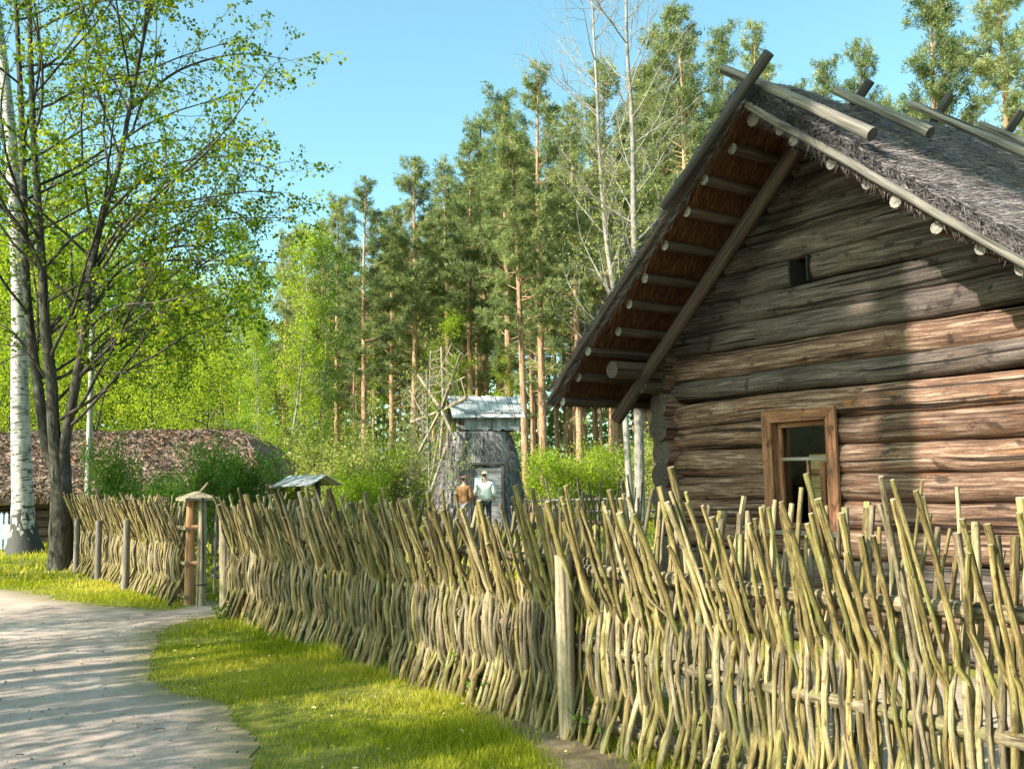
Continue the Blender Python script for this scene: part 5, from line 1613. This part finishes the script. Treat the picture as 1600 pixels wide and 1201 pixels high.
# ================================================================ long barn
def barn():
    Yf, Yr = 25.0, 29.0
    root = empty('thatched_barn', (0, Yf, 0), 0, 'long low barn with a huge brown thatched roof among the trees at the left', 'barn')
    xr = P(425, 760, Yf).x; xl = -26.0
    zr = P(250, 672, Yr).z; ze = P(250, 762, Yf).z + 0.02
    mb = MB()
    nu, nv = 260, 60
    x = np.linspace(xl, xr, nu); f = np.linspace(0, 1, nv)
    X, Fv = np.meshgrid(x, f, indexing='ij')
    xr_top = P(372, 672, Yr).x
    hip = xr_top + (xr - xr_top) * (1 - Fv) ** 1.0
    X2 = xl + (X - xl) / (xr - xl) * (hip - xl)
    Yv = Yf + (Yr - Yf) * Fv
    bulge = 0.10 * np.sin(Fv * math.pi)
    step = 0.12 * (Fv < 0.5) * np.clip((0.5 - Fv) / 0.04, 0, 1) * -1
    Zv = ze + (zr - ze) * Fv + bulge + step + 0.05 * fbm(X2, Yv * 1.2, 51, 4, 2.0) + 0.025 * fbm(X2, Yv, 57, 3, 9.0)
    idx = np.arange(nu * nv).reshape(nu, nv)
    q = np.stack([idx[:-1, :-1], idx[1:, :-1], idx[1:, 1:], idx[:-1, 1:]], -1).reshape(-1, 4)
    tc = np.stack([X2, Yv * 0, Fv * 4.5], -1)
    mb.add(np.stack([X2, Yv - Yf, Zv], -1), [q], tc, 0.4, 0)
    # eave thickness + underside
    lo = np.stack([X2[:, 0], Yv[:, 0] - Yf + 0.25, Zv[:, 0] - 0.28], -1); hi = np.stack([X2[:, 0], Yv[:, 0] - Yf, Zv[:, 0]], -1)
    k = np.arange(nu - 1); mb.add(np.concatenate([hi, lo]), [np.stack([k, k + nu, k + nu + 1, k + 1], -1)[:, ::-1]], np.concatenate([tc[:, 0], tc[:, 0] + .3]), 0.2, 0)
    lo2 = lo + np.array([0, 1.0, 0.25]); mb.add(np.concatenate([lo, lo2]), [np.stack([k, k + nu, k + nu + 1, k + 1], -1)[:, ::-1]], None, 0.2, 0)
    # hip end and back slope
    nb = 12; g = np.linspace(0, 1, nb)
    a = np.stack([X2[-1], Yv[-1] - Yf, Zv[-1]], -1); Fm, Gm = np.meshgrid(f, g, indexing='ij')
    E = np.stack([X2[-1][:, None] + 0 * Gm, (Yv[-1][:, None] - Yf) + (2 * (Yr - Yf) - 2 * (Yv[-1][:, None] - Yf)) * Gm, Zv[-1][:, None] + 0.03 * fbm(Fm * 4, Gm * 8, 2, 3, 2)], -1)
    idx = np.arange(nv * nb).reshape(nv, nb)
    mb.add(E, [np.stack([idx[:-1, :-1], idx[:-1, 1:], idx[1:, 1:], idx[1:, :-1]], -1).reshape(-1, 4)], None, 0.4, 0)
    B = np.array([[xl, Yr - Yf, zr], [X2[0, -1], Yr - Yf, zr], [xr_top, Yr - Yf, zr], [xr, 2 * (Yr - Yf), ze], [xl, 2 * (Yr - Yf), ze]])
    mb.add(B, [np.array([[0, 2, 3, 4]])], None, 0.4, 0)
    n = 30000
    u = rng.random(n); ff = rng.random(n)
    hx = xr_top + (xr - xr_top) * (1 - ff); xs = xl + u * (hx - xl)
    zs = ze + (zr - ze) * ff + 0.10 * np.sin(ff * math.pi) - 0.12 * (ff < 0.5) * np.clip((0.5 - ff) / 0.04, 0, 1) + 0.05 * fbm(xs, (Yf + (Yr - Yf) * ff) * 1.2, 51, 4, 2.0)
    cl = fbm(xs, ff * 6, 71, 3, 3)
    ok = xs > -18; 
    pos = np.stack([xs, (Yr - Yf) * ff, zs], -1)[ok]; n = len(pos)
    D = np.stack([0.5 * rng.normal(size=n), -0.7 + 0.3 * rng.normal(size=n), -0.05 + 0.35 * rng.normal(size=n)], -1)
    strands(mb, pos, D, 0.10 + 0.16 * rng.random(n), 0.03 + 0.02 * rng.random(n), rng.random(n), 1)
    n = 5000; xs = xl + rng.random(n) * (xr - xl)
    strands(mb, np.stack([xs, 0.05 + 0 * xs, ze - 0.05 - 0.15 * rng.random(n)], -1), np.stack([0.2 * rng.normal(size=n), -0.4 + 0.2 * rng.normal(size=n), -1 + 0 * xs], -1), 0.15 + 0.15 * rng.random(n), 0.03, rng.random(n), 1)
    mb.build('thatched_roof', [M['barn_thatch'], M['barn_straw']], root)
    z = 0.12
    while z < ze - 0.1:
        m = MB(); pts = np.stack([np.linspace(xl, xr - 1.2, 30), np.full(30, 1.1), np.full(30, z)], -1); tube(m, pts, 0.14, 8, rough=0.02, val=rng.random()); m.build('wall_log', M['log_grey'], root); z += 0.25
    for xx in (-24, -19.5, -16.6, -12.3, -8.5):
        m = MB(); tube(m, [(xx, 0.3, 0), (xx, 0.35, ze - 0.15)], 0.08, 8); m.build('eave_post', M['pole_grey'], root)
M['barn_straw'] = wood('barn_straw', [(0.28, (0.09, 0.062, 0.05)), (0.5, (0.20, 0.145, 0.11)), (0.72, (0.36, 0.27, 0.21))], grain=(1, 1, 0.3), gscale=20, crack=0.2, var=0.55, bump=0.0)
barn()

# ---- utility pole
UY = 20.5
up_ = empty('utility_pole', (P(137, 783, UY).x, UY, 0), 0, 'tall plain grey pole standing behind the far fence right of the forked tree', 'pole')
ux = P(147, 430, UY).x - up_.location.x
m = MB(); s = np.linspace(0, 1, 14); tube(m, np.stack([ux * 1.1 * s, 0 * s, 6.6 * s], -1), 0.072 - 0.02 * s, 12, rough=0.01); m.build('shaft', M['concrete'], up_)
m = MB(); tube(m, [(ux * 1.1, 0, 6.6), (ux * 1.1, 0, 6.66)], [0.06, 0.03], 10); m.build('top_cap', M['iron'], up_)

# ---- picket fence and white sign at far left
PY = 24.0
xa = P(-60, 790, PY).x; xb = P(24, 790, PY).x
pf = empty('picket_fence', (xa, PY, 0), 0, 'bluish white picket fence beneath the barn eaves at the left edge', 'fence')
n = int((xb - xa) / 0.13)
for i in range(n):
    m = MB(); x = i * 0.13
    w, h, t = 0.045, 0.98, 0.011
    V = [(x - w, -t, 0.03), (x + w, -t, 0.03), (x + w, -t, h - 0.06), (x, -t, h), (x - w, -t, h - 0.06)]
    V += [(a, t, c) for a, b, c in V]
    m.add(V, [np.array([[0, 1, 2, 3, 4], [9, 8, 7, 6, 5]]), np.array([[a, a + 5, (a + 1) % 5 + 5, (a + 1) % 5] for a in range(5)])])
    m.build('picket', M['picket_paint'], pf, smooth=False)
for z in (0.3, 0.78):
    m = MB(); beam(m, (-0.06, 0.035, z), (n * 0.13, 0.035, z), 0.04, 0.07); m.build('rail', M['picket_paint'], pf, smooth=False)
SY = 23.3
sg = empty('sign', (P(14, 830, SY).x, SY, 0), math.radians(20), 'small plain white sign board on a thin stake by the picket fence', 'sign')
m = MB(); beam(m, (0, 0, -0.02), (0, 0, 0.62), 0.03, 0.03, up=(0, 1, 0)); m.build('stake', M['picket_paint'], sg, smooth=False)
m = MB(); beam(m, (0, -0.03, 0.34), (0, -0.03, 0.70), 0.26, 0.02, up=(0, 1, 0)); m.build('board', M['white_paint'], sg, smooth=False)

# ================================================================ trees beside and behind the viewer: they throw the shade on the road and house
def shade_tree(x, y, s, k, rz, lab, protos, sx=None):
    sx = sx or s
    o = copy_tree(protos[k]); o.location = (x, y, 0); o.scale = (sx, sx, s); o.rotation_euler = (0, 0, rz)
    tag(o, lab, 'tree', 'roadside trees left of the viewer')
SHADE = []

# pines standing beside the road, left of and behind the viewer
def shade_at(px, py, D, s, k, lab, rz=0.0, protos=pines, sx=None):
    g = G(px, py); x = g.x + SUN_DIR.x * D; y = g.y + SUN_DIR.y * D
    shade_tree(x, y, s, k, rz, lab, protos, sx)
    return x, y
shade_at(640, 1058, 11.0, 0.92, 4, 'pine left of the view whose trunk shades the fence middle', 0.5, sx=0.72)
shade_at(848, 1135, 10.0, 1.35, 4, 'pine left of the view nearest the viewer', 2.0)
shade_at(515, 1003, 13.5, 1.05, 4, 'pine left of the view farthest from the viewer', 4.0)
shade_at(100, 1120, 7.5, 0.74, 0, 'low leafy tree left of the view beside the sandy road', 1.0, bl)
shade_at(-60, 1010, 8.0, 0.76, 1, 'leafy tree left of the view where the road bends', 3.0, bl)
shade_at(150, 1230, 7.0, 0.60, 2, 'low leafy tree nearest the viewer beside the road', 5.0, bl)

shade_at(0, 1190, 6.5, 0.58, 1, 'small leafy tree left of the view close to the road edge', 2.0, bl)
shade_at(130, 985, 9.0, 0.80, 2, 'leafy tree left of the view near the white birch', 2.5, bl)
for (px, py, D, s), rz, lab in (((592, 1035, 20.5, 1.28), 1.2, 'high-crowned pine farther back, third from the viewer'), ((535, 1012, 19.5, 1.30), 3.3, 'high-crowned pine farther back, fourth from the viewer'),
                   ((475, 992, 18.0, 1.25), 5.1, 'high-crowned pine farther back, second from the viewer'), ((618, 1050, 24.0, 1.45), 0.4, 'tallest high-crowned pine behind the others left of the view'),
                   ((570, 1030, 16.5, 1.12), 2.2, 'high-crowned pine between two taller ones left of the view'), ((612, 1045, 16.0, 1.10), 4.2, 'small high-crowned pine close to a taller one left of the view')):
    shade_at(px, py, D, s, 4, lab, rz, sx=0.95)
shade_at(105, 890, 8.5, 0.95, 0, 'leafy tree left of the view that shades the foot of the forked tree', 0.7, bl)
# weeds at the foot of the fence
def weed(px, py, s, lab):
    g = G(px, py); r = empty('weed', (g.x, g.y, 0), rng.random() * 6, lab, 'plant', 'weeds at the foot of the fence')
    st = MB(); lf = MB(); tips_ = []
    for q in range(int(6 + 5 * s)):
        a = rng.random() * 6.28
        p = wander((0.02 * math.cos(a), 0.02 * math.sin(a), 0), (0.4 * math.cos(a), 0.4 * math.sin(a), 1), (0.12 + 0.14 * rng.random()) * s, 5, 0.15)
        tube(st, p, np.linspace(0.003, 0.0015, 6), 4, cap=False); tips_.append(p)
    leaf_on(lf, tips_, 9, 0.035, 0.026, 0.012, 0.55, 0.2, 0.0)
    st.build('stem', M['leaf_green'], r); lf.build('foliage', M['leaf_green'], r, smooth=False)
for px, py, s, lab in ((935, 1165, 1.1, 'bright green weed at the foot of the grey post'), (730, 1085, 1.3, 'tall leafy weed against the middle of the fence'), (752, 1100, 1.0, 'smaller leafy weed beside the tall one at the fence'),
                       (560, 1012, 1.0, 'leafy weed at the fence foot left of the pale post'), (395, 978, 1.0, 'leafy weed at the foot of the tall pale post'), (345, 968, 0.9, 'leafy weed at the fence end by the gate'),
                       (690, 1068, 0.8, 'low weed beside the bare soil at the fence'), (240, 935, 1.0, 'leafy weed at the fence beyond the gate')):
    weed(px, py, s, lab)

# small litter on the road: twigs, cones and last year's leaves
def litter():
    mb = MB(); n = 600
    x = -7 + 6.8 * rng.random(n); y = 3.5 + 11 * rng.random(n) ** 1.3
    ok = poly_sd(x, y, PATH) > 0.02; x, y = x[ok], y[ok]
    cl = fbm(x, y, 61, 3, 1.2); ok = rng.random(len(x)) < 0.3 + 0.5 * (cl > 0.2); x, y = x[ok], y[ok]
    D = rand_dirs(len(x)); D[:, 2] = 0.12 * np.abs(D[:, 2])
    leaves(mb, np.stack([x, y, np.full(len(x), 0.030)], -1), 0.02 + 0.035 * rng.random(len(x)) ** 2, 0.010 + 0.012 * rng.random(len(x)), D, rng.random(len(x)))
    n = 2600; x = -7 + 6.8 * rng.random(n); y = 3.6 + 8 * rng.random(n) ** 1.3
    ok = poly_sd(x, y, PATH) > 0.0; x, y = x[ok], y[ok]; n = len(x)
    r_ = (0.004 + 0.011 * rng.random(n) ** 3)[:, None, None]
    o8 = np.array([[1, 0, 0], [0, 1, 0], [-1, 0, 0], [0, -1, 0], [0, 0, .6], [0, 0, -.6]], float)
    V = np.stack([x, y, np.full(n, 0.026)], -1)[:, None] + o8[None] * r_ * (0.7 + 0.6 * rng.random((n, 6, 1)))
    f8 = np.array([[0, 1, 4], [1, 2, 4], [2, 3, 4], [3, 0, 4], [1, 0, 5], [2, 1, 5], [3, 2, 5], [0, 3, 5]])
    mb.add(V.reshape(-1, 3), [(f8[None] + np.arange(n)[:, None, None] * 6).reshape(-1, 3)], None, np.repeat(rng.random(n), 6), 2)
    n = 500; x = -4.5 + 5.5 * rng.random(n); y = 4 + 6 * rng.random(n)
    ok = (poly_sd(x, y, PATH) < 0); x, y = x[ok], y[ok]
    leaves(mb, np.stack([x, y, 0.02 + 0.02 * rng.random(len(x))], -1), 0.02 + 0.03 * rng.random(len(x)), 0.015, rand_dirs(len(x)) * np.array([1, 1, 0.3]), rng.random(len(x)), 1)
    for _ in range(40):
        p = np.array([-6 + 5.5 * rng.random(), 4 + 9 * rng.random(), 0.03])
        if poly_sd(p[0:1], p[1:2], PATH)[0] < 0: continue
        a = rng.random() * 6.28; l = 0.03 + 0.06 * rng.random()
        tube(mb, [p, p + np.array([math.cos(a) * l / 2, math.sin(a) * l / 2, 0.006]), p + np.array([math.cos(a + .3) * l, math.sin(a + .3) * l, 0])], 0.003, 4)
    tag(mb.build('litter', [M['bark'], M['pale_wood'], M['soil']], smooth=False), 'dry twigs and leaf scraps strewn over the sandy road', 'litter', kind='stuff')
litter()
